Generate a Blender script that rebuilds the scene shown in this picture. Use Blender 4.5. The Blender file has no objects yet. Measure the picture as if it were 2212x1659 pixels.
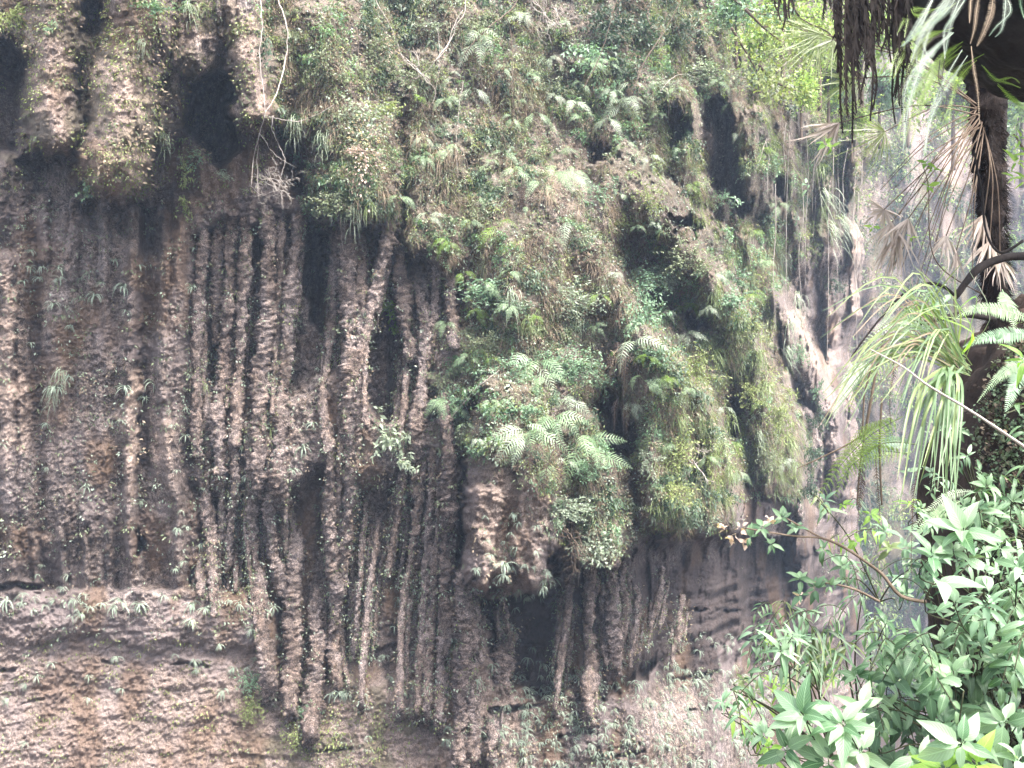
import bpy, math, random
import numpy as np
from mathutils import Vector, Matrix, Euler, Quaternion

random.seed(7)
RNG = np.random.default_rng(11)
R = math.radians
SC = bpy.context.scene
COL = SC.collection

# ------------------------------------------------------------------ camera, light, exposure
TAN = 0.637
cam_d = bpy.data.cameras.new('camera')
cam_d.sensor_width = 36
cam_d.lens = 18 / TAN
cam_d.clip_end = 2000
cam_d.clip_start = 0.05
cam = bpy.data.objects.new('camera', cam_d)
cam.location = (0, 0, 0)
cam.rotation_euler = (R(90), 0, 0)
COL.objects.link(cam)
SC.camera = cam

SUN_EL, SUN_AZ = R(60), R(135)     # azimuth clockwise from +Y (behind the camera, to its right)
world = bpy.data.worlds.new('World')
SC.world = world
world.use_nodes = True
wn = world.node_tree.nodes
wl = world.node_tree.links
wn.clear()
w_out = wn.new('ShaderNodeOutputWorld')
w_bg = wn.new('ShaderNodeBackground')
w_sky = wn.new('ShaderNodeTexSky')
w_sky.sky_type = 'NISHITA'
w_sky.sun_disc = False
w_sky.sun_elevation = SUN_EL
w_sky.sun_rotation = SUN_AZ
w_sky.air_density = 1.0
w_sky.dust_density = 6.0
w_sky.ozone_density = 1.0
w_hsv = wn.new('ShaderNodeHueSaturation')
w_hsv.inputs['Saturation'].default_value = 0.55      # overcast: a paler sky
wl.new(w_sky.outputs[0], w_hsv.inputs['Color'])
wl.new(w_hsv.outputs[0], w_bg.inputs[0])
w_bg.inputs[1].default_value = 0.13
wl.new(w_bg.outputs[0], w_out.inputs[0])

sun_d = bpy.data.lights.new('sun', 'SUN')
sun_d.energy = 1.5
sun_d.angle = R(14)
sun_d.color = (1.0, 0.95, 0.88)
sun = bpy.data.objects.new('sun', sun_d)
sdir = Vector((math.sin(SUN_AZ) * math.cos(SUN_EL), math.cos(SUN_AZ) * math.cos(SUN_EL), math.sin(SUN_EL)))
sun.rotation_euler = (-sdir).to_track_quat('-Z', 'Y').to_euler()
sun.location = (0, -5, 30)
COL.objects.link(sun)

SC.view_settings.view_transform = 'Standard'
SC.view_settings.look = 'None'
SC.view_settings.gamma = 1
SC.view_settings.use_curve_mapping = False
SC.view_settings.exposure = 2.4
SC.cycles.max_bounces = 6
SC.cycles.diffuse_bounces = 4
SC.cycles.glossy_bounces = 2
SC.cycles.transmission_bounces = 3
SC.cycles.transparent_max_bounces = 4
SC.cycles.volume_bounces = 1

# ------------------------------------------------------------------ helpers
K = TAN / 1106.0
def P(px, py, d):
    return Vector(((px - 1106) * K * d, d, (829.5 - py) * K * d))

def tag(o, label=None, cat=None, group=None, kind=None):
    if label: o['label'] = label
    if cat: o['category'] = cat
    if group: o['group'] = group
    if kind: o['kind'] = kind
    return o

def empty(name, loc, label=None, cat=None, group=None):
    o = bpy.data.objects.new(name, None)
    o.empty_display_size = 0.1
    o.location = loc
    COL.objects.link(o)
    tag(o, label, cat, group)
    return o

def link(name, me, parent=None, mat=None):
    o = bpy.data.objects.new(name, me)
    if mat is not None and len(me.materials) == 0:
        me.materials.append(mat)
    COL.objects.link(o)
    if parent is not None:
        o.parent = parent
    return o

def np_mesh(name, V, F, mat=None, smooth=True, uv=None):
    """V (n,3), F (m,k) all faces of one size"""
    V = np.asarray(V, dtype=np.float32); F = np.asarray(F, dtype=np.int32)
    me = bpy.data.meshes.new(name)
    me.vertices.add(len(V)); me.vertices.foreach_set('co', V.ravel())
    k = F.shape[1]
    me.loops.add(F.size); me.loops.foreach_set('vertex_index', F.ravel())
    me.polygons.add(len(F))
    me.polygons.foreach_set('loop_start', np.arange(0, F.size, k, dtype=np.int32))
    me.polygons.foreach_set('loop_total', np.full(len(F), k, dtype=np.int32))
    if smooth:
        me.polygons.foreach_set('use_smooth', np.ones(len(F), dtype=bool))
    if uv is not None:
        l = me.uv_layers.new(name='UVMap')
        l.data.foreach_set('uv', np.asarray(uv, dtype=np.float32)[F.ravel()].ravel())
    me.update(); me.validate()
    if mat is not None: me.materials.append(mat)
    return me

def py_mesh(name, V, F, mat=None, smooth=True):
    me = bpy.data.meshes.new(name)
    me.from_pydata([tuple(v) for v in V], [], F)
    if smooth:
        me.polygons.foreach_set('use_smooth', [True] * len(me.polygons))
    me.update()
    if mat is not None: me.materials.append(mat)
    return me

# numpy noise
def _h(ix, iy, s):
    n = (ix.astype(np.int64) * 374761393 + iy.astype(np.int64) * 668265263 + s * 1274126177) & 0x7fffffff
    n = ((n ^ (n >> 13)) * 1274126177) & 0x7fffffff
    n = n ^ (n >> 16)
    return (n & 0xffff) / 65535.0

def vn(x, y, s=0):
    ix = np.floor(x); iy = np.floor(y)
    fx = x - ix; fy = y - iy
    fx = fx * fx * (3 - 2 * fx); fy = fy * fy * (3 - 2 * fy)
    a = _h(ix, iy, s); b = _h(ix + 1, iy, s); c = _h(ix, iy + 1, s); d = _h(ix + 1, iy + 1, s)
    return (a * (1 - fx) + b * fx) * (1 - fy) + (c * (1 - fx) + d * fx) * fy

def fbm(x, y, s=0, o=4, g=0.5):
    t = 0; a = 1.0; n = 0
    for i in range(o):
        t = t + a * vn(x * 2 ** i + 17.3 * i, y * 2 ** i - 9.1 * i, s + i); n += a; a *= g
    return t / n

def worley(x, y, s=0):
    ix = np.floor(x); iy = np.floor(y)
    best = np.full(x.shape, 9.0)
    for dx in (-1, 0, 1):
        for dy in (-1, 0, 1):
            cx = ix + dx; cy = iy + dy
            qx = cx + _h(cx, cy, s) - x; qy = cy + _h(cx, cy, s + 5) - y
            best = np.minimum(best, qx * qx + qy * qy)
    return np.sqrt(best)

def ss(x, a, b):
    t = np.clip((x - a) / (b - a), 0, 1)
    return t * t * (3 - 2 * t)

def seg_dist(X, Y, pts):
    """distance to a polyline and the parameter 0..1 along it"""
    best = np.full(X.shape, 1e9); par = np.zeros(X.shape)
    n = len(pts) - 1
    for i in range(n):
        (x0, y0), (x1, y1) = pts[i][:2], pts[i + 1][:2]
        dx, dy = x1 - x0, y1 - y0
        t = np.clip(((X - x0) * dx + (Y - y0) * dy) / (dx * dx + dy * dy + 1e-9), 0, 1)
        d = np.hypot(X - x0 - t * dx, Y - y0 - t * dy)
        m = d < best
        best = np.where(m, d, best); par = np.where(m, (i + t) / n, par)
    return best, par

def poly_sd(X, Y, pts):
    """signed distance to a polygon, positive inside"""
    d, _ = seg_dist(X, Y, list(pts) + [pts[0]])
    ins = np.zeros(X.shape, dtype=bool)
    n = len(pts); j = n - 1
    for i in range(n):
        xi, yi = pts[i]; xj, yj = pts[j]
        c = ((yi > Y) != (yj > Y)) & (X < (xj - xi) * (Y - yi) / (yj - yi + 1e-12) + xi)
        ins ^= c
        j = i
    return np.where(ins, d, -d)

# ------------------------------------------------------------------ materials
def nt(name):
    m = bpy.data.materials.new(name); m.use_nodes = True
    t = m.node_tree; t.nodes.clear()
    return m, t.nodes, t.links

def ramp(N, L, src, stops):
    r = N.new('ShaderNodeValToRGB')
    e = r.color_ramp.elements
    while len(e) < len(stops): e.new(0.5)
    for el, (p, c) in zip(e, stops):
        el.position = p; el.color = tuple(c) + (1,) if len(c) == 3 else c
    L.new(src, r.inputs[0])
    return r.outputs[0]

def mixc(N, L, f, a, b, mode='MIX'):
    m = N.new('ShaderNodeMix'); m.data_type = 'RGBA'; m.blend_type = mode
    if isinstance(f, (int, float)): m.inputs[0].default_value = f
    else: L.new(f, m.inputs[0])
    for v, i in ((a, 6), (b, 7)):
        if isinstance(v, (tuple, list)): m.inputs[i].default_value = tuple(v) + (1,)
        else: L.new(v, m.inputs[i])
    return m.outputs[2]

def math_(N, L, op, a, b=None, clamp=False):
    m = N.new('ShaderNodeMath'); m.operation = op; m.use_clamp = clamp
    for v, i in ((a, 0), (b, 1)):
        if v is None: continue
        if isinstance(v, (int, float)): m.inputs[i].default_value = v
        else: L.new(v, m.inputs[i])
    return m.outputs[0]

def noise(N, L, vec, scale, detail=4, rough=0.6, sc=None):
    if sc is not None:
        mp = N.new('ShaderNodeMapping'); mp.inputs['Scale'].default_value = sc
        L.new(vec, mp.inputs[0]); vec = mp.outputs[0]
    n = N.new('ShaderNodeTexNoise')
    n.inputs['Scale'].default_value = scale; n.inputs['Detail'].default_value = detail
    n.inputs['Roughness'].default_value = rough
    L.new(vec, n.inputs['Vector'])
    return n.outputs[0]

def rock_material(name, attrs=True, bump=1.0, tone=None, speck=1.0):
    m, N, L = nt(name)
    out = N.new('ShaderNodeOutputMaterial'); b = N.new('ShaderNodeBsdfPrincipled')
    geo = N.new('ShaderNodeNewGeometry'); pos = geo.outputs['Position']
    n1 = noise(N, L, pos, 0.9, 5, 0.65)
    n2 = noise(N, L, pos, 9.0, 5, 0.7)
    n3 = noise(N, L, pos, 38.0, 3, 0.7)
    streak = noise(N, L, pos, 2.6, 4, 0.6, sc=(1, 1, 0.12))
    col = ramp(N, L, n1, [(0.30, (0.14, 0.108, 0.095)), (0.46, (0.21, 0.172, 0.148)), (0.56, (0.275, 0.238, 0.222)), (0.72, (0.35, 0.30, 0.27))])
    col2 = ramp(N, L, streak, [(0.32, (0.075, 0.060, 0.062)), (0.47, (0.24, 0.195, 0.165)), (0.62, (0.31, 0.28, 0.28)), (0.74, (0.40, 0.32, 0.26))])
    col = mixc(N, L, 0.55, col, col2)
    spk = ramp(N, L, n2, [(0.36, (0.16, 0.145, 0.15)), (0.5, (0.95, 0.95, 0.95)), (0.64, (2.0, 1.95, 1.9))])
    col = mixc(N, L, 0.9 * speck, col, spk, 'MULTIPLY')
    fine = ramp(N, L, n3, [(0.38, (0.25, 0.24, 0.25)), (0.5, (1, 1, 1)), (0.62, (2.1, 2.05, 2.05))])
    col = mixc(N, L, 0.85 * speck, col, fine, 'MULTIPLY')
    if attrs:
        def at(nm):
            a = N.new('ShaderNodeAttribute'); a.attribute_name = nm; return a.outputs['Fac']
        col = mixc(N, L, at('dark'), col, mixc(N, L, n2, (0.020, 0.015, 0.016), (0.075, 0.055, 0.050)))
        pal = mixc(N, L, n2, (0.30, 0.23, 0.19), (0.66, 0.53, 0.45))
        pal = mixc(N, L, 0.4, pal, fine, 'MULTIPLY')
        col = mixc(N, L, at('pale'), col, pal)
        gry = mixc(N, L, n3, (0.17, 0.14, 0.14), (0.42, 0.36, 0.355))
        col = mixc(N, L, at('grey'), col, gry)
        mos = mixc(N, L, n2, (0.07, 0.066, 0.035), (0.19, 0.18, 0.09))
        col = mixc(N, L, at('moss'), col, mos)
        rst = mixc(N, L, n2, (0.12, 0.075, 0.045), (0.27, 0.175, 0.11))
        col = mixc(N, L, at('rust'), col, rst)
    if tone: col = mixc(N, L, 1.0, col, tone, 'MULTIPLY')
    L.new(col, b.inputs['Base Color'])
    b.inputs['Roughness'].default_value = 0.9
    b.inputs['Specular IOR Level'].default_value = 0.25
    h = math_(N, L, 'ADD', math_(N, L, 'MULTIPLY', n2, 0.6), math_(N, L, 'MULTIPLY', n3, 0.4))
    bp = N.new('ShaderNodeBump'); bp.inputs['Strength'].default_value = bump; bp.inputs['Distance'].default_value = 0.16
    L.new(h, bp.inputs['Height']); L.new(bp.outputs[0], b.inputs['Normal'])
    L.new(b.outputs[0], out.inputs[0])
    return m

def leaf_material(name, c0, c1, rough=0.5, trans=0.25, scale=3.0, spec=0.5, veins=False, tcol=None, amb=None):
    amb = amb or (1.0 if veins else .5)
    m, N, L = nt(name)
    out = N.new('ShaderNodeOutputMaterial'); b = N.new('ShaderNodeBsdfPrincipled')
    geo = N.new('ShaderNodeNewGeometry'); oi = N.new('ShaderNodeObjectInfo')
    n = noise(N, L, geo.outputs['Position'], scale, 2, 0.6)
    f = math_(N, L, 'ADD', math_(N, L, 'MULTIPLY', n, 1.1), math_(N, L, 'MULTIPLY', oi.outputs['Random'], amb))
    f = math_(N, L, 'SUBTRACT', f, 0.3 if not veins else .55, True)
    col = mixc(N, L, f, c0, c1)
    ri = geo.outputs['Random Per Island']
    v = math_(N, L, 'ADD', math_(N, L, 'MULTIPLY', ri, 0.9), 0.55)
    cv = N.new('ShaderNodeCombineColor'); [L.new(v, cv.inputs[i]) for i in range(3)]
    col = mixc(N, L, 0.8, col, cv.outputs[0], 'MULTIPLY')
    if veins:
        uv = N.new('ShaderNodeUVMap'); sp = N.new('ShaderNodeSeparateXYZ'); L.new(uv.outputs[0], sp.inputs[0])
        av = math_(N, L, 'ABSOLUTE', math_(N, L, 'SUBTRACT', sp.outputs[1], 0.5))
        w = math_(N, L, 'SINE', math_(N, L, 'MULTIPLY', math_(N, L, 'SUBTRACT', sp.outputs[0], math_(N, L, 'MULTIPLY', av, 0.6)), 62.0))
        line = math_(N, L, 'GREATER_THAN', w, 0.86)
        mid = math_(N, L, 'LESS_THAN', av, 0.03)
        vv = math_(N, L, 'MAXIMUM', math_(N, L, 'MULTIPLY', line, 0.14), math_(N, L, 'MULTIPLY', mid, 0.35))
        col = mixc(N, L, vv, col, tuple(min(1, c * 1.9 + 0.02) for c in c1))
        bp = N.new('ShaderNodeBump'); bp.inputs['Strength'].default_value = 0.25; bp.inputs['Distance'].default_value = 0.0012
        L.new(math_(N, L, 'ADD', w, math_(N, L, 'MULTIPLY', mid, -2.0)), bp.inputs['Height']); L.new(bp.outputs[0], b.inputs['Normal'])
        blot = noise(N, L, geo.outputs['Position'], 60, 3, 0.7)
        L.new(math_(N, L, 'ADD', math_(N, L, 'MULTIPLY', blot, 0.3), rough - 0.15), b.inputs['Roughness'])
    else:
        b.inputs['Roughness'].default_value = rough
    b.inputs['Specular IOR Level'].default_value = spec
    L.new(col, b.inputs['Base Color'])
    tr = N.new('ShaderNodeBsdfTranslucent')
    if tcol: L.new(mixc(N, L, 0.6, col, tcol), tr.inputs[0])
    else: L.new(mixc(N, L, 1.0, col, (1.5, 1.6, 0.8), 'MULTIPLY'), tr.inputs[0])
    ms = N.new('ShaderNodeMixShader'); ms.inputs[0].default_value = trans
    L.new(b.outputs[0], ms.inputs[1]); L.new(tr.outputs[0], ms.inputs[2])
    L.new(ms.outputs[0], out.inputs[0])
    return m

def bark_material(name, c0, c1, scale=12, bump=0.6, sc=(1, 1, 0.3)):
    m, N, L = nt(name)
    out = N.new('ShaderNodeOutputMaterial'); b = N.new('ShaderNodeBsdfPrincipled')
    tc = N.new('ShaderNodeTexCoord')
    n = noise(N, L, tc.outputs['Object'], scale, 5, 0.7, sc=sc)
    col = ramp(N, L, n, [(0.3, c0), (0.7, c1)])
    L.new(col, b.inputs['Base Color']); b.inputs['Roughness'].default_value = 0.85
    b.inputs['Specular IOR Level'].default_value = 0.25
    bp = N.new('ShaderNodeBump'); bp.inputs['Strength'].default_value = bump; bp.inputs['Distance'].default_value = 0.02
    L.new(n, bp.inputs['Height']); L.new(bp.outputs[0], b.inputs['Normal'])
    L.new(b.outputs[0], out.inputs[0])
    return m

M = {}
M['rock'] = rock_material('tufa_rock', tone=(1.0, .97, .96), speck=.85)
M['rock_plain'] = rock_material('tufa_column_rock', attrs=False, tone=(.92, .87, .86), speck=.75)
M['grey_green'] = leaf_material('grey_green_leaf', (0.09, 0.115, 0.06), (0.29, 0.34, 0.20), 0.5, 0.2)
M['sage'] = leaf_material('sage_leaf', (0.15, 0.19, 0.13), (0.40, 0.47, 0.35), 0.45, 0.2)
M['yellow_green'] = leaf_material('yellow_green_leaf', (0.13, 0.165, 0.055), (0.36, 0.42, 0.17), 0.5, 0.3)
M['dark_green'] = leaf_material('dark_green_leaf', (0.025, 0.05, 0.025), (0.09, 0.15, 0.08), 0.5, 0.2)
M['mint'] = leaf_material('mint_leaf', (0.10, 0.19, 0.11), (0.30, 0.45, 0.29), 0.45, 0.25)
M['dry'] = leaf_material('dry_leaf', (0.10, 0.075, 0.052), (0.34, 0.27, 0.20), 0.8, 0.15, spec=0.2)
M['dry_dark'] = leaf_material('dead_dark_leaf', (0.028, 0.018, 0.014), (0.085, 0.060, 0.050), 0.8, 0.08, spec=0.2)
M['strap'] = leaf_material('strap_fern_leaf', (0.16, 0.21, 0.16), (0.38, 0.45, 0.37), 0.45, 0.2)
M['dead_black'] = leaf_material('blackened_dead_leaf', (0.004, 0.003, 0.003), (0.024, 0.017, 0.015), 0.8, 0.03, spec=0.2)
M['fern'] = leaf_material('fern_leaf', (0.12, 0.19, 0.10), (0.31, 0.42, 0.25), 0.45, 0.25)
M['blade_green'] = leaf_material('grass_blade_green', (0.08, 0.14, 0.065), (0.20, 0.29, 0.16), 0.4, 0.35)
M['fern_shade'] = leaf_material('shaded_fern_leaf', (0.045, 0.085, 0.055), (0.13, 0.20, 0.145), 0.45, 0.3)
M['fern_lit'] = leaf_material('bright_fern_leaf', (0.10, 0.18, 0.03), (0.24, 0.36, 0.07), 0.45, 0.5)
M['grass'] = leaf_material('grass_leaf', (0.12, 0.17, 0.06), (0.28, 0.34, 0.16), 0.45, 0.3)
M['big_leaf'] = leaf_material('big_leaf', (0.035, 0.095, 0.035), (0.20, 0.31, 0.17), 0.38, 0.25, veins=True, spec=0.6)
M['pale_leaf'] = leaf_material('pale_big_leaf', (0.085, 0.18, 0.085), (0.29, 0.41, 0.27), 0.38, 0.3, veins=True, spec=0.6)
M['lime_leaf'] = leaf_material('lime_leaf', (0.13, 0.27, 0.04), (0.30, 0.46, 0.10), 0.42, 0.45, veins=True)
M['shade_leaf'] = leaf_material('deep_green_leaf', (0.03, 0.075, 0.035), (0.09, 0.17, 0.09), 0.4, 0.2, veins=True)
M['far_leaf'] = leaf_material('far_tree_leaf', (0.18, 0.28, 0.08), (0.42, 0.55, 0.20), 0.55, 0.4, scale=0.8)
M['vine'] = bark_material('pale_vine_bark', (0.26, 0.22, 0.19), (0.60, 0.54, 0.49))
M['twig'] = bark_material('brown_twig_bark', (0.08, 0.055, 0.04), (0.22, 0.17, 0.13))
M['black_bark'] = bark_material('wet_black_bark', (0.012, 0.010, 0.010), (0.05, 0.04, 0.036))
M['palm_bark'] = bark_material('hairy_palm_bark', (0.006, 0.004, 0.004), (0.038, 0.026, 0.022), 30)
M['stem_green'] = bark_material('green_stem', (0.06, 0.09, 0.03), (0.16, 0.20, 0.09))
M['stem_dark'] = bark_material('dark_green_stem', (0.02, 0.022, 0.012), (0.07, 0.075, 0.04))
M['soil'] = bark_material('dark_soil', (0.02, 0.014, 0.011), (0.085, 0.058, 0.045), 5, 1.0, sc=(1, 1, 1))
M['dark_rock'] = bark_material('damp_dark_rock', (0.010, 0.009, 0.009), (0.05, 0.043, 0.04), 5, 1.0, sc=(1, 1, 1))
M['petal'] = leaf_material('dry_flower_petal', (0.42, 0.30, 0.25), (0.66, 0.52, 0.46), 0.7, 0.3)

# ------------------------------------------------------------------ the cliff: a relief of ribs, bosses, hollows and ledges
xs = np.concatenate([np.arange(-760, -20, 10), np.arange(-20, 1905, 2.5), np.arange(1908, 2010, 6)])
ys = np.concatenate([np.arange(-620, -10, 10), np.arange(-10, 1672, 2.5), np.arange(1676, 2700, 12), np.arange(2720, 4700, 60)])
PX, PY = np.meshgrid(xs, ys)
D0X = [-760, 0, 700, 1100, 1400, 1540, 1650, 1750, 1840, 1862, 1876, 2010]
D0Y = [12.5, 15, 16, 16.5, 17.6, 20, 24, 29, 34, 36, 74, 90]
_ker = np.exp(-np.linspace(-2, 2, 5) ** 2); _ker /= _ker.sum()
_fx = np.arange(-1000, 2300, 3.0)
_fd = np.convolve(np.interp(_fx, D0X, D0Y), _ker, 'same')
_fd[:45] = np.interp(_fx[:45], D0X, D0Y); _fd[-45:] = 90
D0 = np.interp(PX + 130 * (fbm(PX * 0 + .5, PY / 150, 2, 4) - .42) * ss(PX, 1680, 1800), _fx, _fd)
RIDGES = [([300, 560, 700, 820, 930, 1080, 1200], [1300, 1330, 1400, 1500, 1562, 1598, 1600], 1.8), ([300, 540, 640, 760, 880, 1000, 1090, 1200], [1450, 1500, 1590, 1645, 1702, 1738, 1745, 1745], 3.0),
          ([400, 520, 660, 760, 870, 1000, 1200], [1600, 1635, 1700, 1760, 1822, 1835, 1835], 2.2)]
for _ry, _rx, _ra in RIDGES:
    _xr = np.interp(PY, _ry, _rx) + 26 * (fbm(PY / 60, PX * 0 + _ra, 6, 3) - .5)
    _am = _ra * ss(PY, _ry[0], _ry[2]) * (1 - .6 * ss(PY, 1420, 1640))
    D0 = D0 + _am * ss(PX - _xr, -6, 24) * (1 - .6 * ss(PX - _xr, 60, 260)) - _am * .5 * (1 - ss(PY, 1090, 1170)) * ss(PX - _xr, -150, -20) * (1 - ss(PX - _xr, -12, 6))
# the vegetated upper middle leans back, the foot comes forward
D0 = D0 + ss(PX, 560, 900) * (1 - ss(PX, 1500, 1900)) * np.clip((700 - PY) / 700, -0.2, 2.0) * 2.0
D0 = D0 - ss(PY, 1300, 2500) * 1.6
D0 = D0 + 2.2 * ss(PX, 1330, 1430) * (1 - ss(PX, 1560, 1680)) * ss(PY, 1120, 1190) * (1 - ss(PY, 1400, 1620))
U = (PX - 1106) * K * D0
W = (829.5 - PY) * K * D0
wx = (fbm(U * 1.6, W * 1.6, 3) - 0.5); wy = (fbm(U * 1.6 + 40, W * 1.6, 9) - 0.5)
fx_ = (fbm(U * 7, W * 7, 33, 3) - 0.5); fy_ = (fbm(U * 7 + 40, W * 7, 39, 3) - 0.5)
sc0 = 16.0 / D0
bossm = (1 - ss(PX, 560, 640)) * (1 - ss(PY, 400, 450))
X = PX + (wx * 60 * (1 - .7 * bossm) + fx_ * 22 * (1 - .3 * bossm)) * sc0
Y = PY + (wy * 60 * (1 - .7 * bossm) + fy_ * 22) * sc0

LOBES = [  # path, radius, height (metres towards the gorge)
    ([(300, -250), (300, 60), (272, 180), (255, 300), (247, 338)], 80, 2.6, .42),
    ([(100, -250), (115, 30), (112, 150), (112, 250), (118, 285)], 62, 1.9, .42),
    ([(390, -250), (385, 60), (385, 130), (345, 270)], 55, 1.2),
    ([(500, -250), (520, 40), (538, 150), (548, 235)], 54, 1.9, .42),
    ([(450, -200), (450, 20), (440, 80), (425, 125)], 56, 1.7, .42),
    ([(615, 100), (600, 200), (590, 245)], 40, .7),
    ([(740, 60), (745, 250), (770, 380)], 110, 1.5),
    ([(925, 150), (920, 450), (905, 600), (900, 720)], 44, .8),
    ([(975, 300), (960, 560), (975, 700)], 38, .7),
    ([(1150, 560), (1190, 750), (1200, 850)], 200, 1.3),
    ([(1105, 900), (1108, 1196)], 98, 2.2, .26),
    ([(1165, 1000), (1158, 1235)], 48, 2.2, .3),
    ([(1045, 1080), (1045, 1244)], 38, 2.2, .3),
    ([(1270, 950), (1285, 1100), (1300, 1170)], 75, 2.0, .4),
    ([(1440, 760), (1470, 900), (1465, 1070)], 105, 2.4, .42),
    ([(1490, 1100), (1492, 1235)], 42, 1.8),
    ([(1560, 950), (1560, 1120)], 50, 1.4),
    ([(1420, 440), (1500, 520), (1570, 640), (1620, 760), (1665, 900), (1680, 1020)], 66, 2.4),
    ([(1480, 580), (1540, 760), (1565, 950)], 50, 1.6),
    ([(1340, 380), (1350, 560), (1380, 700)], 70, .9),
    ([(1470, 210), (1500, 320), (1490, 400)], 34, 1.8),
    ([(1640, 260), (1640, 430)], 38, 1.8),
    ([(1560, 340), (1600, 470)], 22, .8),
    ([(1610, 520), (1650, 620), (1690, 740)], 34, 1.5),
    ([(1690, 640), (1740, 780), (1800, 900), (1820, 1050)], 36, 2.2),
    ([(1725, 480), (1735, 620)], 22, 1.0),
    ([(1842, 180), (1850, 400), (1856, 700), (1850, 1000)], 17, 2.0),
    ([(1790, 400), (1800, 700), (1810, 900)], 24, 1.6),
    ([(1740, 900), (1760, 1060), (1740, 1180)], 30, 1.8),
    ([(40, 1330), (420, 1340), (560, 1350)], 60, .30),
]
H = np.zeros(PX.shape)
for pts, r, h, *pw_ in LOBES:
    d, t = seg_dist(X, Y, pts)
    q = np.clip(1 - (d / r) ** 2, 0, 1)
    q = h * q ** (pw_[0] if pw_ else 0.62)
    H = np.maximum(H, q) + 0.25 * np.minimum(H, q)

CAVES = [  # outline, depth, softness
    ([(405, 195), (435, 165), (470, 143), (506, 155), (512, 205), (495, 235), (515, 280), (522, 330), (480, 372), (440, 330), (408, 290), (400, 250)], 2.0, 14),
    ([(-200, 40), (30, 80), (70, 125), (45, 210), (38, 330), (-200, 420)], 2.0, 30),
    ([(170, -20), (235, -10), (225, 50), (200, 100), (188, 80)], .8, 16),
    ([(10, 330), (160, 330), (170, 400), (240, 430), (340, 410), (415, 350), (430, 420), (350, 560), (200, 520), (60, 430)], .6, 40),
    ([(664, 468), (715, 490), (740, 560), (722, 650), (705, 760), (668, 700), (648, 620), (655, 540)], 2.8, 10),
    ([(592, 262), (618, 270), (640, 340), (665, 420), (640, 440), (610, 350)], 1.4, 12),
    ([(868, 380), (884, 400), (890, 560), (905, 760), (895, 900), (806, 890), (772, 840), (795, 690), (832, 600), (862, 520)], 1.9, 14),
    ([(1278, 880), (1300, 850), (1375, 880), (1380, 975), (1310, 990), (1282, 940)], 2.4, 14),
    ([(1525, 205), (1560, 198), (1590, 270), (1612, 380), (1625, 450), (1600, 475), (1560, 440), (1522, 380), (1518, 280)], 2.4, 14),
    ([(1668, 372), (1710, 378), (1700, 425), (1675, 420)], 2.4, 8),
    ([(1440, 452), (1475, 480), (1495, 470), (1525, 495), (1510, 520), (1480, 505), (1450, 490)], 2.2, 9),
    ([(1455, 663), (1490, 672), (1530, 690), (1545, 730), (1500, 715), (1465, 690)], 1.8, 8),
    ([(1570, 812), (1594, 800), (1600, 850), (1590, 930), (1570, 940)], 2.2, 8),
    ([(1448, 220), (1480, 225), (1485, 300), (1470, 340), (1445, 310)], 1.6, 9),
    ([(1640, 1020), (1660, 1010), (1655, 1080), (1638, 1090)], 1.2, 8),
    ([(1670, 705), (1690, 705), (1695, 790), (1680, 800)], 1.6, 7),
    ([(1262, 302), (1340, 300), (1335, 345), (1270, 350)], 1.2, 12),
    ([(298, 1155), (308, 1150), (320, 1175), (322, 1200), (300, 1200)], 1.0, 6),
    ([(994, 950), (1004, 952), (1000, 1220), (984, 1230)], 1.8, 5),
    ([(1010, 1296), (1120, 1300), (1200, 1286), (1202, 1195), (1335, 1225), (1380, 1170), (1440, 1160), (1560, 1150), (1700, 1160), (1740, 1290),
      (1640, 1360), (1420, 1430), (1340, 1500), (1200, 1512), (1060, 1480)], 2.5, 20),
    ([(400, 1265), (425, 1180), (450, 1180), (450, 1270)], .9, 8),
    # the curtain's back wall: above and below the band where the columns fuse
    ([(425, 520), (470, 485), (560, 470), (700, 465), (880, 500), (1000, 590), (1010, 720), (925, 790), (955, 880), (905, 960), (860, 880), (775, 850), (720, 810), (650, 860), (560, 850), (530, 880), (440, 850)], 1.05, 50),
    ([(430, 1060), (560, 1050), (600, 1075), (690, 1000), (790, 1050), (965, 980), (970, 1300), (960, 1480), (930, 1500), (770, 1480), (705, 1560), (620, 1540), (560, 1300), (420, 1270)], 1.05, 50),
]
C = np.zeros(PX.shape)
for pts, dep, soft in CAVES:
    C = np.maximum(C, dep * ss(poly_sd(X, Y, pts), -soft * 0.4, soft))
D = D0 - H * (1 - np.clip(C / 1.6, 0, 1)) + C
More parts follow.
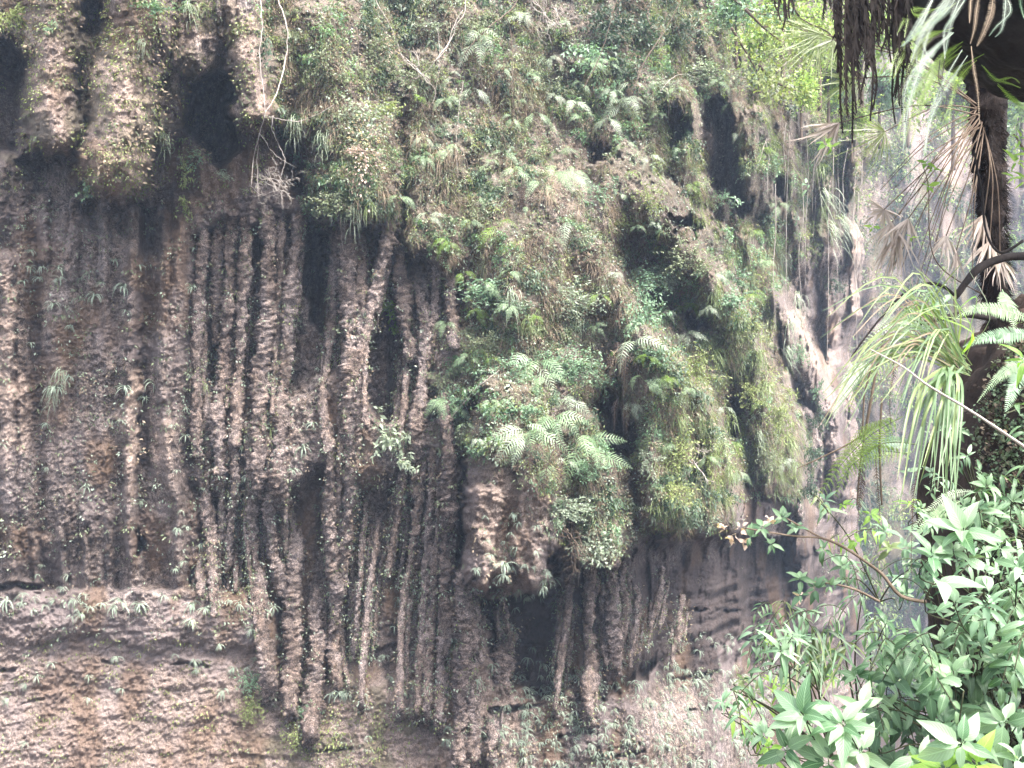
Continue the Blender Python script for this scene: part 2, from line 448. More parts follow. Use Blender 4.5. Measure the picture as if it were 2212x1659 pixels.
# vertical ribs on the bare left wall, stronger towards their feet
left = (1 - ss(PX, 420, 520)) * ss(PY, 340, 520) * (1 - ss(PY, 1268, 1280))
u2 = U + 0.18 * (fbm(U * .7, W * .5, 21) - .5) * 2
rib = 0.6 * vn(u2 * 2.1, W * 0.10, 50) + 0.4 * vn(u2 * 4.6 + 3, W * 0.16, 51)
rib2 = np.abs(vn(u2 * 3.2, W * 0.13, 54) * 2 - 1)
D -= left * (1.15 * (rib - 0.5) - 0.32 * rib2) * (0.7 + 0.6 * ss(PY, 900, 1250))
D += left * 0.34 * ss(PY, 1090, 1268)
for pts, r, h in [([(292, 460), (290, 700), (285, 900), (280, 1090), (296, 1270)], 17, .34), ([(355, 470), (352, 620), (345, 800), (350, 860)], 13, .3), ([(12, 560), (14, 800), (16, 1000), (25, 1270)], 20, .35),
                  ([(95, 430), (92, 560)], 15, .3), ([(160, 440), (155, 600)], 14, .3), ([(225, 450), (222, 600)], 12, .25), ([(360, 920), (365, 1000), (395, 1120), (385, 1250)], 16, .25),
                  ([(178, 1100), (185, 1268)], 10, .25), ([(235, 1120), (238, 1268)], 12, .3), ([(130, 1150), (135, 1268)], 12, .3), ([(75, 1160), (78, 1268)], 12, .3)]:
    d, t = seg_dist(PX + wx * 14 + fx_ * 14, PY, pts)
    D -= h * np.clip(1 - (d / r) ** 2, 0, 1) ** .7
# ribs and drapery elsewhere
veg_lean = ss(PX, 560, 700) * (1 - ss(PY, 1150, 1300))
D -= (0.55 + .75 * ss(PX, 900, 1050)) * (fbm(u2 * 1.25, W * 0.5, 61, 4) - .5) * ss(PX, 420, 560) * (1 - ss(PY, 1350, 1500)) * (1 - .9 * ss(PX, 1380, 1500) * ss(PY, 1190, 1240))
right = ss(PX, 1380, 1560)
D -= right * (1 - ss(PY, 1130, 1250)) * (1.5 * (fbm(u2 * 1.1, W * 0.28, 71, 4) - .5) + .5 * (vn(u2 * 4, W * 0.4, 73) - .5))
# drips in the hollows and under the overhang
cv = np.clip(C, 0, 1.5)
lowr = ss(PX, 1380, 1520) * ss(PY, 1190, 1250)
D -= cv * 0.42 * (1 - .95 * lowr) * (vn(u2 * 5.5, W * 0.22, 81) - .5)
D -= lowr * (1 - ss(PY, 1480, 1600)) * (.9 * (fbm(U * .5, W * 2.6 + .4 * U, 83, 4) - .5) + .5 * (vn(U * .5, W * 5 + .6 * U, 85) - .5))
# layered ledges on the lower wall
low = ss(PY, 1262, 1300)
ww = W + 0.9 * (fbm(U * .4, W * .6, 91) - .5) * 2 + 0.06 * U
lay = ww * 1.5; fr = lay - np.floor(lay)
lm = ss(fbm(U * .45, W * .9, 97, 3), .38, .62)
D -= low * (0.07 * lm * ss(fr, 0.0, .22) * (1 - 0.8 * fr) + 0.05 * vn(U * .8, ww * 3.7, 95) + .14 * (fbm(U * .9, W * 1.2, 98, 3) - .5))
for pts, dep, hh in [([(355, 1438), (400, 1432), (455, 1440)], .35, 4), ([(40, 1520), (95, 1510)], .2, 5), ([(785, 1395), (830, 1402), (900, 1392)], .6, 6), ([(1105, 1388), (1200, 1396)], .4, 5),
                     ([(1060, 1536), (1120, 1530), (1195, 1515)], .7, 8), ([(1210, 1590), (1290, 1580)], .3, 5), ([(1310, 1636), (1390, 1622)], .3, 5), ([(1480, 1412), (1600, 1385), (1700, 1375), (1860, 1370)], .9, 9), ([(1400, 1330), (1500, 1318), (1620, 1322)], .5, 5), ([(1400, 1540), (1560, 1530), (1700, 1500)], .4, 5),
                     ([(1460, 1470), (1560, 1450)], .4, 6), ([(0, 1448), (35, 1450)], .4, 8), ([(0, 1270), (30, 1262), (60, 1268)], .5, 8), ([(660, 1625), (760, 1618)], .2, 4),
                     ([(220, 1432), (290, 1436)], .3, 4), ([(270, 1490), (320, 1494)], .2, 3), ([(500, 1566), (560, 1570)], .15, 3)]:
    d, t = seg_dist(X, PY + fy_ * 10, pts)
    D += dep * ss(1 - d / hh, 0, 1) * ss(fbm(U * 1.6, W * 1.6, 99, 3), .40, .56)
    d, t = seg_dist(X, PY + fy_ * 10 + 9, pts)
    D -= 0.35 * dep * np.clip(1 - d / 10, 0, 1) * ss(fbm(U * 1.3 + 5, W * 1.6, 96, 3), .42, .58)
# lumps and grit of every size
rough = (1 - 0.62 * low * (1 - ss(PX, 1000, 1200))) * (1 - .55 * bossm)
D -= (0.42 * (fbm(U * 2.3, W * 1.9, 101, 3) - .5) + 0.20 * (fbm(U * 7.5, W * 4, 105, 3) - .5)) * rough * (1 - .45 * left) * (1 - .5 * bossm)
D -= (0.30 * (fbm(u2 * 5.5, W * .7, 107, 3) - .5)) * (1 - .8 * low) * (1 - .5 * veg_lean)
D += 0.05 * worley(U * 8 + wx, W * 8 + wy, 111) * (1 - .5 * left) * (1 - .6 * bossm) + 0.045 * worley(U * 17, W * 19, 113) * rough
D -= (0.07 * (vn(U * 33, W * 33, 120) - .5) + 0.045 * (vn(U * 19, W * 21, 121) - .5)) * (1 - .5 * bossm)
band = 0.03 * (vn(U * 2.5, W * 13 + 1.5 * wx, 123) - .5)
D -= band

# colour masks (stains, growth, bare tufa; shade is painted into hollows and grooves too)
gx = fbm(U * .8, W * .8, 200); gy = fbm(U * 3.5, W * 3.0, 205, 4); gz = fbm(U * 1.2, W * .25, 209, 4)
VEG = [(545, -700), (560, 0), (560, 110), (600, 240), (640, 320), (660, 440), (720, 480), (850, 480), (880, 400), (890, 520), (1010, 570), (1000, 700), (1000, 780), (905, 860), (930, 960),
       (1000, 950), (1010, 990), (1180, 1040), (1190, 1130), (1330, 1230), (1440, 1150), (1540, 1140), (1600, 1060), (1740, 1080), (1740, 950), (1650, 700), (1720, 560), (1850, 480), (2010, 400), (2010, -700)]
veg = ss(poly_sd(X, Y, VEG), -25, 30)
moss = np.clip(veg * (0.20 + 1.1 * (gx - .38)), 0, .75)
tl = (1 - ss(PX, 420, 600)) * (1 - ss(PY, 330, 440)) * ss(gy + .3 * gx, .56, .74) * .5
moss = np.maximum(moss, tl)
moss = np.maximum(moss, ss(poly_sd(X, Y, [(560, 1480), (720, 1560), (780, 1480), (900, 1500), (900, 1700), (540, 1700)]), -60, 30) * ss(gy, .46, .6) * .6)
moss *= (1 - np.clip(C, 0, 1))
pale = np.zeros(PX.shape)
for pts, r, a in [([(262, 170), (258, 260), (265, 385)], 88, 1.0), ([(110, 40), (115, 180), (110, 290)], 66, .6), ([(540, 60), (548, 230)], 42, .55), ([(385, 60), (380, 140)], 34, .4), ([(300, 60), (240, 200)], 50, .35), ([(175, 60), (150, 20)], 14, .5), ([(200, 100), (183, 300)], 14, .35), ([(5, 580), (15, 720), (12, 1000)], 22, .8), ([(35, 830), (55, 960)], 26, .7),
                  ([(290, 820), (282, 920), (280, 1080)], 22, .85), ([(355, 920), (360, 1000)], 22, .5), ([(265, 870), (282, 900)], 18, .5), ([(160, 640), (170, 700)], 18, .5), ([(110, 610), (90, 700)], 14, .35),
                  ([(480, 970), (484, 1003)], 11, .7), ([(770, 960), (790, 970)], 16, .6), ([(100, 1160), (70, 1200)], 22, .4), ([(385, 1330), (300, 1420), (240, 1400)], 36, .55),
                  ([(500, 0), (490, 80), (560, 160)], 26, .4), ([(600, 140), (585, 240)], 18, .6), ([(640, 170), (640, 260)], 26, .35),
                  ([(1455, 640), (1500, 660), (1520, 690)], 26, .85), ([(1600, 520), (1640, 600)], 26, .85), ([(1610, 580), (1680, 760)], 24, .9), ([(1700, 740), (1700, 830)], 20, .8),
                  ([(1800, 700), (1790, 830)], 26, .9), ([(1720, 680), (1800, 870)], 18, .85), ([(1846, 330), (1856, 620)], 14, 1.0), ([(1835, 500), (1850, 700), (1840, 860)], 16, 1.0), ([(1850, 900), (1840, 1090)], 8, .7),
                  ([(1200, 340), (1195, 420)], 30, .3), ([(1100, 1060), (1105, 1250)], 120, .55), ([(1480, 1130), (1490, 1260)], 46, .5), ([(1400, 1120), (1440, 1150)], 50, .35)]:  # the widest patch paints the buttress face lighter, against its shade
    d, t = seg_dist(PX + wx * 40 + fx_ * 25, PY + fy_ * 30, pts)
    pale = np.maximum(pale, a * ss(1 - d / r, 0, .7))
pale = pale * np.clip(0.55 + .9 * ss(gy, .35, .6) + .5 * bossm, 0, 1.3)
foot = ss(PY, 1290, 1480) * (1 - ss(PX, 900, 1250)) * 1.0
pale = np.maximum(pale, foot * (0.48 + .45 * ss(gy, .40, .58)))
pale = np.clip(pale * (1 - np.clip(C, 0, 1)), 0, 1)
grey = np.clip(ss(gx, .45, .62) * .5 + low * .5 * (1 - ss(PX, 900, 1100)), 0, .8) * (0.4 + .8 * ss(gy, .4, .6))
grey = np.clip(grey * (1 - np.clip(C, 0, .7)), 0, .8)
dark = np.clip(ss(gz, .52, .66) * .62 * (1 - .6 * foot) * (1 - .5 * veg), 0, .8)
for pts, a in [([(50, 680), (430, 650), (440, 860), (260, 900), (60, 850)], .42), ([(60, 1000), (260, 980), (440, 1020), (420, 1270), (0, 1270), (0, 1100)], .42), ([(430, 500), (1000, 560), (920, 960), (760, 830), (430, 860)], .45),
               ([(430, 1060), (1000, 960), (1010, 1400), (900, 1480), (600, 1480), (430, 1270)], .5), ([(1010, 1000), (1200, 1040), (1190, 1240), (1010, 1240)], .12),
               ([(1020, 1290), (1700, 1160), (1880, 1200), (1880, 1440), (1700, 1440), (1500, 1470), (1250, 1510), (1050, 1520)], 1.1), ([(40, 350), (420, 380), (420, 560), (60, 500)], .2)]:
    dark = np.maximum(dark, a * ss(poly_sd(X, Y, pts), -60, 50) * (.35 + 1.1 * gz))  # paints shade into curtain recess, alcove and under the boss, beside dark wall patches
dark = np.clip(np.maximum(dark, np.clip(C - .4, 0, 1) * .5), 0, .9)  # deeper hollows get shade painted into the rock colour
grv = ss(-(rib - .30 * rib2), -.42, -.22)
dark = np.maximum(dark, left * .9 * grv * (.5 + 1.0 * gy))  # shade painted into the rib grooves to bring out the relief
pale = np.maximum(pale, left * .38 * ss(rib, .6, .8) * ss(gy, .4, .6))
rust = ss(fbm(U * 1.4 + 9, W * .7, 301, 4), .55, .72) * .6 * (1 - .5 * veg)

nc, nr = len(xs), len(ys)
def smooth_rows(A, n):
    for _ in range(n):
        A = A.copy(); A[:, 1:-1] = .25 * A[:, :-2] + .5 * A[:, 1:-1] + .25 * A[:, 2:]
        A[1:-1] = .25 * A[:-2] + .5 * A[1:-1] + .25 * A[2:]
    return A
VX = (PX - 1106) * K * D; VZ = (829.5 - PY) * K * D
V = np.stack([VX, D, VZ], -1).reshape(-1, 3)
idx = np.arange(nr * nc).reshape(nr, nc)
F = np.stack([idx[1:, :-1], idx[1:, 1:], idx[:-1, 1:], idx[:-1, :-1]], -1).reshape(-1, 4)
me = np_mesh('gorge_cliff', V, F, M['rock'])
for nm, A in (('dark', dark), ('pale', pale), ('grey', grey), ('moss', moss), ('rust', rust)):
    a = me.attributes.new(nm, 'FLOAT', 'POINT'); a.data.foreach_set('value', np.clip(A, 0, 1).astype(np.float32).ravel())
cliff = link('gorge_cliff', me)
tag(cliff, 'tall tufa cliff of the gorge with ribs, bosses, hollows and ledges', kind='structure')

Ds = smooth_rows(D, 6)
def samp(A, px, py):
    i = np.clip(np.searchsorted(xs, px) - 1, 0, nc - 2); j = np.clip(np.searchsorted(ys, py) - 1, 0, nr - 2)
    tx = np.clip((px - xs[i]) / (xs[i + 1] - xs[i]), 0, 1); ty = np.clip((py - ys[j]) / (ys[j + 1] - ys[j]), 0, 1)
    return (A[j, i] * (1 - tx) + A[j, i + 1] * tx) * (1 - ty) + (A[j + 1, i] * (1 - tx) + A[j + 1, i + 1] * tx) * ty
def dep(px, py):
    return float(samp(D, np.float64(px), np.float64(py)))
def front(px, py, r=10):
    """depth of the foremost rock within r"""
    a = np.arange(-r, r + .1, r / 2)
    gx_, gy_ = np.meshgrid(px + a, py + a)
    return float(samp(D, gx_, gy_).min())

# ------------------------------------------------------------------ tufa columns hanging in front of the recessed wall
def tube_mesh(name, pts, rads, mat, seg=8, lump=0.0, step=None, seed=0, flat=1.0):
    pts = [Vector(p) for p in pts]
    # resample with Catmull-Rom
    if step:
        out = []; ro = []
        n = len(pts)
        for i in range(n - 1):
            p0 = pts[max(i - 1, 0)]; p1 = pts[i]; p2 = pts[i + 1]; p3 = pts[min(i + 2, n - 1)]
            m = max(1, int((p2 - p1).length / step))
            for k in range(m):
                t = k / m
                out.append(0.5 * ((2 * p1) + (p2 - p0) * t + (2 * p0 - 5 * p1 + 4 * p2 - p3) * t * t + (3 * p1 - p0 - 3 * p2 + p3) * t ** 3))
                ro.append(rads[i] * (1 - t) + rads[i + 1] * t)
        out.append(pts[-1]); ro.append(rads[-1])
        pts, rads = out, ro
    n = len(pts)
    pa = np.array([tuple(p) for p in pts]); ra = np.array(rads)
    tan = np.gradient(pa, axis=0); tan /= np.linalg.norm(tan, axis=1)[:, None] + 1e-9
    ref = np.array([0., 1, 0]) if abs(tan[:, 1]).mean() < .8 else np.array([1., 0, 0])
    a = np.cross(tan, ref); a /= np.linalg.norm(a, axis=1)[:, None] + 1e-9
    b = np.cross(tan, a)
    th = np.linspace(0, 2 * np.pi, seg, endpoint=False)
    rr = np.repeat(ra[:, None], seg, 1)
    if lump:
        L = np.concatenate([[0], np.cumsum(np.linalg.norm(np.diff(pa, axis=0), axis=1))])
        LL, TT = np.meshgrid(L, th, indexing='ij')
        cx_, sx_ = np.cos(TT), np.sin(TT)
        nn = fbm(LL * 5 + cx_ * 1.3 + seed * 7.7, sx_ * 1.3 + LL * 2.2, seed, 3) - .5
        n2 = vn(LL * 11 + seed * 3.1 + sx_ * 2.4, cx_ * 2.4 - LL * 7, seed + 9) - .5
        n3 = vn(LL * 26 + cx_ * 3.4, sx_ * 3.4 - LL * 19 + seed, seed + 19) - .5
        n4 = vn(LL * 1.6 + seed, cx_ * .3, seed + 29) - .5
        rr = rr * (1 + lump * (1.2 * nn + .8 * n2 + 1.0 * n3 + 1.0 * n4))
        wob = ra.mean() * .32 * np.stack([vn(L * 2.2, L * 0 + seed, seed + 40) - .5 + .6 * (vn(L * 7, L * 0 + seed, seed + 41) - .5), vn(L * 2.2, L * 0 + seed, seed + 50) - .5], -1)
        pa = pa + wob[:, :1] * a + wob[:, 1:] * b
    Vv = pa[:, None, :] + rr[..., None] * (np.cos(th)[None, :, None] * a[:, None, :] + flat * np.sin(th)[None, :, None] * b[:, None, :])
    Vv = np.concatenate([Vv.reshape(-1, 3), pa[:1], pa[-1:] + tan[-1:] * ra[-1]])
    F_ = []
    i0 = np.arange(n - 1)[:, None] * seg + np.arange(seg)[None]
    i1 = np.arange(n - 1)[:, None] * seg + (np.arange(seg)[None] + 1) % seg
    F_ = np.stack([i0, i1, i1 + seg, i0 + seg], -1).reshape(-1, 4)
    cap = []
    for k in range(seg):
        cap.append((n * seg, (k + 1) % seg, k, k)); cap.append((n * seg + 1, (n - 1) * seg + k, (n - 1) * seg + (k + 1) % seg, (n - 1) * seg + (k + 1) % seg))
    me = bpy.data.meshes.new(name)
    me.from_pydata(Vv.tolist(), [], F_.tolist() + [c[:3] for c in cap])
    me.polygons.foreach_set('use_smooth', [True] * len(me.polygons))
    me.update(); me.materials.append(mat)
    return me

COLS = [  # path in frame units, half widths, how far the column stands out of the back wall (m)
    ([(440, 500), (432, 640), (426, 760), (424, 860)], [11, 11, 10, 12], .5),
    ([(470, 500), (468, 600), (466, 690), (465, 740)], [12, 14, 12, 7], .7),
    ([(500, 490), (490, 700), (478, 850), (470, 900)], [13, 14, 17, 16], .75),
    ([(533, 480), (523, 690), (515, 800), (512, 870)], [13, 11, 10, 12], .6),
    ([(578, 460), (577, 660), (566, 800), (560, 930)], [13, 15, 17, 20], .9),
    ([(606, 470), (604, 640), (600, 720), (592, 800)], [8, 8, 7, 5], .7),
    ([(645, 470), (628, 660), (612, 820), (606, 930)], [12, 14, 13, 18], .9),
    ([(725, 520), (722, 640), (708, 780), (700, 860)], [10, 11, 9, 9], .5),
    ([(749, 500), (752, 680), (756, 850), (752, 990)], [18, 20, 20, 22], 1.0),
    ([(777, 520), (783, 690), (773, 850), (770, 960)], [12, 13, 12, 12], 1.0),
    ([(845, 490), (818, 600), (800, 680), (788, 790)], [15, 13, 13, 7], 1.3),
    ([(862, 560), (872, 660), (885, 740), (892, 780)], [13, 15, 15, 9], 1.2),
    ([(905, 640), (920, 730), (912, 820), (900, 900), (897, 960)], [16, 18, 13, 14, 12], 1.1),
    ([(878, 770), (877, 830), (868, 930), (866, 980)], [6, 9, 6, 6], 1.0),
    ([(975, 620), (978, 720), (982, 752)], [13, 14, 7], .8),
    ([(941, 600), (935, 740), (920, 810)], [12, 12, 6], .8),
    # lower tier
    ([(450, 980), (448, 1092), (455, 1180), (461, 1285), (461, 1330)], [11, 12, 10, 10, 8], .75),
    ([(482, 1000), (480, 1092), (478, 1180), (468, 1265)], [10, 10, 10, 7], .7),
    ([(506, 1010), (502, 1092), (495, 1180), (488, 1232)], [10, 12, 11, 6], .9),
    ([(436, 1170), (434, 1230), (434, 1285)], [8, 8, 7], .5),
    ([(545, 1030), (547, 1092), (547, 1180), (560, 1265), (560, 1320), (574, 1400), (580, 1480)], [11, 12, 11, 15, 14, 14, 13], .9),
    ([(584, 1040), (584, 1092), (588, 1180), (602, 1230), (609, 1285)], [11, 13, 13, 13, 8], 1.0),
    ([(610, 1040), (615, 1120), (614, 1200)], [8, 8, 5], .7),
    ([(509, 1200), (509, 1276)], [6, 4], .5),
    ([(640, 1180), (635, 1310), (632, 1430), (628, 1530)], [14, 18, 17, 15], .9),
    ([(712, 1000), (711, 1092), (720, 1225), (727, 1300), (722, 1360)], [11, 12, 13, 12, 10], 1.1),
    ([(732, 1010), (731, 1092), (733, 1170)], [8, 8, 5], 1.0),
    ([(757, 990), (753, 1092), (743, 1190), (738, 1290)], [12, 12, 12, 8], 1.1),
    ([(682, 1290), (684, 1400), (675, 1530), (670, 1580)], [15, 19, 18, 14], .95),
    ([(722, 1300), (722, 1420), (735, 1475)], [14, 15, 9], .9),
    ([(790, 1100), (774, 1275), (770, 1365), (766, 1425)], [6, 7, 7, 5], .9),
    ([(815, 1150), (800, 1265), (787, 1400), (780, 1510)], [7, 7, 7, 7], .9),
    ([(870, 1040), (862, 1092), (846, 1195), (838, 1245)], [8, 9, 8, 4], .9),
    ([(912, 1020), (903, 1092), (890, 1195), (873, 1285), (866, 1370), (864, 1520)], [9, 9, 8, 8, 7, 8], 1.0),
    ([(935, 1000), (930, 1092), (924, 1195), (917, 1300), (910, 1400), (900, 1530)], [9, 9, 8, 8, 8, 10], 1.0),
    ([(950, 1090), (945, 1195), (934, 1300), (927, 1400), (922, 1530)], [9, 11, 10, 10, 10], .9),
    ([(968, 980), (968, 1092), (965, 1195), (965, 1300), (955, 1435), (948, 1550)], [14, 16, 14, 14, 14, 12], 1.1),
    ([(1004, 1270), (1003, 1330), (1006, 1380), (996, 1470), (992, 1580), (992, 1660)], [14, 15, 22, 16, 15, 16], 1.2),
    ([(1028, 1300), (1030, 1380), (1040, 1430)], [8, 12, 6], .9),
    ([(1020, 1440), (1016, 1520), (1020, 1620)], [10, 14, 12], .6),
    ([(1085, 1300), (1098, 1380), (1086, 1420), (1083, 1475)], [9, 13, 24, 14], 1.0),
    ([(1078, 1440), (1068, 1540), (1060, 1620)], [12, 15, 14], .7),
    ([(1226, 1240), (1225, 1330), (1210, 1430), (1200, 1520)], [12, 10, 8, 9], .9),
    ([(1275, 1230), (1272, 1350), (1276, 1430), (1270, 1530)], [13, 14, 20, 14], .9),
    ([(1320, 1240), (1322, 1330), (1326, 1410), (1340, 1460)], [15, 22, 20, 8], 1.2),
    ([(1302, 1300), (1305, 1380), (1310, 1435)], [10, 14, 7], 1.1),
    ([(1345, 1250), (1350, 1330), (1345, 1380)], [10, 12, 5], 1.1),
    ([(1376, 1300), (1370, 1370), (1360, 1440)], [8, 8, 5], .9),
    ([(1428, 1260), (1412, 1330), (1400, 1400)], [7, 7, 4], .8),
    ([(1470, 1320), (1460, 1380), (1450, 1440)], [6, 7, 4], .6),
]
_rc = random.Random(5)
COLV = []
_extra = []
for pts, rads, off in list(COLS):
    for _ in range(5):          # thinner drips standing behind and beside the large columns
        dx = _rc.choice((-1, 1)) * _rc.uniform(6, 19)
        a_, b_ = sorted((_rc.uniform(0, .5), _rc.uniform(.5, 1.0)))
        q = []
        for t in np.linspace(a_, b_, 4):
            f = t * (len(pts) - 1); i = min(int(f), len(pts) - 2); f -= i
            q.append((pts[i][0] * (1 - f) + pts[i + 1][0] * f + dx, pts[i][1] * (1 - f) + pts[i + 1][1] * f))
        r0 = _rc.uniform(2.6, 6.5)
        _extra.append((q, [r0 * 1.3, r0, r0 * .9, r0 * .55], off * _rc.uniform(.25, .6)))
def make_column(pts, rads, off, seed, head=26):
    q = [(pts[0][0] + _rc.uniform(-3, 3), pts[0][1] - head * 1.2)] + list(pts)
    rr = [rads[0] * 1.25] + list(rads)
    P3 = []; R3 = []
    for k, ((x, y), r) in enumerate(zip(q, rr)):
        s_ = float(samp(Ds, np.float64(x), np.float64(y)))
        d = min(s_ + .02, float(np.interp(x, _fx, _fd)) + 1.0) - off * .72 * min(1.0, .12 + 2.6 * k / (len(q) - 1)) + .08
        if k == 0: d = min(s_, d + .3) + .25
        P3.append(P(x, y, d)); R3.append(r * K * d * (.9 if x < 1190 else .72))
    for _ in range(2):
        yy = [p.y for p in P3]
        for k in range(1, len(P3) - 1):
            nd = .25 * yy[k - 1] + .5 * yy[k] + .25 * yy[k + 1]
            P3[k] = P3[k] * (nd / P3[k].y)
    if pts[-1][1] > 1470 or rads[-1] >= 12:       # the foot grows into the rock below
        x, y = pts[-1]
        d = float(samp(Ds, np.float64(x), np.float64(y + 30))) + .14
        P3.append(P(x, y + 30, d)); R3.append(R3[-1] * 1.25)
    me = tube_mesh('tufa_column', P3, R3, M['rock_plain'], seg=14, lump=.98, step=.024, seed=seed)
    cv_ = np.empty(len(me.vertices) * 3, dtype=np.float32); me.vertices.foreach_get('co', cv_); COLV.append(cv_.reshape(-1, 3)[::3])
    return link('tufa_column', me, cliff)
def _join(pts, rads, off):
    if 780 < pts[-1][1] < 1005: pts = pts + [(pts[-1][0] + _rc.uniform(-6, 6), pts[-1][1] + _rc.uniform(70, 130))]; rads = rads + [rads[-1] * .9]
    if 960 < pts[0][1] < 1100: pts = [(pts[0][0] + _rc.uniform(-4, 4), pts[0][1] - _rc.uniform(50, 110))] + pts; rads = [rads[0]] + rads
    return pts, rads, off
for k, (pts, rads, off) in enumerate([_join(*c_) for c_ in COLS] + _extra):
    make_column(pts, rads, off, k + 1, 26 if k < len(COLS) else 8)

# ------------------------------------------------------------------ far wall of the gorge, gorge floor and the near bank
fxs = np.concatenate([np.arange(1640, 2300, 4.0), np.arange(2300, 3600, 14)])
fys = np.concatenate([np.arange(120, 1560, 5.0), np.arange(1570, 2300, 30)])
FX, FY = np.meshgrid(fxs, fys)
FU = (FX - 1106) * K * 52; FW = (829.5 - FY) * K * 52
DF = 70 + 5 * (fbm(FU * .10, FW * .05, 400) - .5) + 2.0 * np.maximum(0, (520 - FY) / 400) ** 2 * 5
fu2 = FU + .8 * (fbm(FU * .3, FW * .2, 402) - .5)
DF -= 2.4 * (fbm(fu2 * .55, FW * .05, 405, 4) - .5) + .9 * (vn(fu2 * 1.7, FW * .12, 407) - .5) + .5 * (fbm(FU * 2.2, FW * 1.2, 411, 3) - .5)
DF += 1.4 * ss(fbm(fu2 * .5, FW * .12, 421), .56, .66)
DF = DF - 2.0 * ss(FY, 900, 1300)
FV = np.stack([(FX - 1106) * K * DF, DF, (829.5 - FY) * K * DF], -1).reshape(-1, 3)
fn_r, fn_c = FX.shape
idf = np.arange(fn_r * fn_c).reshape(fn_r, fn_c)
FF = np.stack([idf[1:, :-1], idf[1:, 1:], idf[:-1, 1:], idf[:-1, :-1]], -1).reshape(-1, 4)
fme = np_mesh('far_cliff', FV, FF, M['rock'])
fg = fbm(FU * .35, FW * .2, 430, 4)
for nm, A in (('dark', .55 * ss(fbm(fu2 * .8, FW * .06, 431, 3), .5, .62)), ('pale', .8 * ss(fbm(fu2 * 1.1, FW * .05, 433, 3), .62, .7)), ('grey', 0 * FX + .2),
              ('moss', .75 * ss(fg, .46, .62)), ('rust', 0 * FX + .08)):
    a = fme.attributes.new(nm, 'FLOAT', 'POINT'); a.data.foreach_set('value', np.asarray(A, dtype=np.float32).ravel())
tag(link('far_cliff', fme), kind='structure')

# gorge floor, and the bank the camera stands on
gx1 = np.concatenate([np.linspace(-28, -8, 30), np.linspace(-7.5, 8, 64), np.linspace(9, 72, 40)])
gy1 = np.concatenate([np.linspace(-14, -1, 14), np.linspace(-.6, 6, 34), np.linspace(7, 90, 44)])
GX, GY = np.meshgrid(gx1, gy1)
edge = 1.2 + .25 * np.sin(GX * .9)
GZ = -1.65 - 26 * ss(GY, edge, edge + 8) + .35 * (fbm(GX * .8, GY * .8, 500) - .5)
GV = np.stack([GX, GY, GZ], -1).reshape(-1, 3)
ig = np.arange(GX.size).reshape(GX.shape)
GF = np.stack([ig[:-1, :-1], ig[:-1, 1:], ig[1:, 1:], ig[1:, :-1]], -1).reshape(-1, 4)
tag(link('ground', np_mesh('ground', GV, GF, M['soil'])), kind='structure')

# ------------------------------------------------------------------ leaf clouds
def leaf_cloud(n, pos, size, droop=0.35, mat=None, name='crown', width=0.36, seed=0, fold=0.12, out_bias=0.3):
    """n small folded leaves (base, two sides, tip) at the rows of pos"""
    g = np.random.default_rng(seed)
    pos = np.asarray(pos, dtype=float)
    n = len(pos)
    d = g.normal(size=(n, 3)); d[:, 2] -= droop * 1.6; d[:, 1] -= out_bias
    d /= np.linalg.norm(d, axis=1)[:, None]
    up = g.normal(size=(n, 3)) * .6 + np.array([0, -.45, 1.0])
    s = np.cross(d, up); s /= np.linalg.norm(s, axis=1)[:, None] + 1e-9
    nn = np.cross(s, d)
    L = size * (0.6 + .8 * g.random(n))[:, None]
    w = L * width
    a = pos; t = pos + d * L - nn * L * fold
    l = pos + d * L * .45 + s * w * .5 + nn * L * fold * .4
    r = pos + d * L * .45 - s * w * .5 + nn * L * fold * .4
    m = pos + d * L * .5
    V = np.stack([a, l, t, r, m], 1).reshape(-1, 3)
    i = np.arange(n)[:, None] * 5
    F = np.concatenate([i + np.array([[0, 4, 1]]), i + np.array([[1, 4, 2]]), i + np.array([[0, 3, 4]]), i + np.array([[3, 2, 4]])])
    return np_mesh(name, V, F, mat, smooth=False)

def quad_cloud(pos, d, s, L, w, mat, name, curl=None):
    i = np.arange(len(pos))[:, None] * 4
    V = np.stack([pos, pos + d * L * .5 + s * w * .5, pos + d * L + (curl if curl is not None else 0), pos + d * L * .5 - s * w * .5], 1).reshape(-1, 3)
    return np_mesh(name, V, i + np.array([[0, 1, 2, 3]]), mat, smooth=False)

def spray_mesh(name, mat, n_twigs, n_leaves, size, leaf, seed, droop=.5, width=.4):
    """a handful of drooping twigs carrying leaves; grows outward along -Y and hangs"""
    g = np.random.default_rng(seed); pts = []
    for _ in range(n_twigs):
        a = g.uniform(-1.3, 1.3); e = g.uniform(-.4, .9); ln = size * g.uniform(.5, 1.1)
        p = g.normal(size=3) * size * .12
        v = np.array([math.sin(a) * math.cos(e), -math.cos(a) * math.cos(e), math.sin(e)])
        for k in range(n_leaves):
            p = p + v * ln / n_leaves
            v = v + np.array([0, 0, -droop / n_leaves * 2]); v /= np.linalg.norm(v)
            pts.append(p + g.normal(size=3) * leaf * .3)
    return leaf_cloud(0, pts, leaf, .5, mat, name, width, seed)

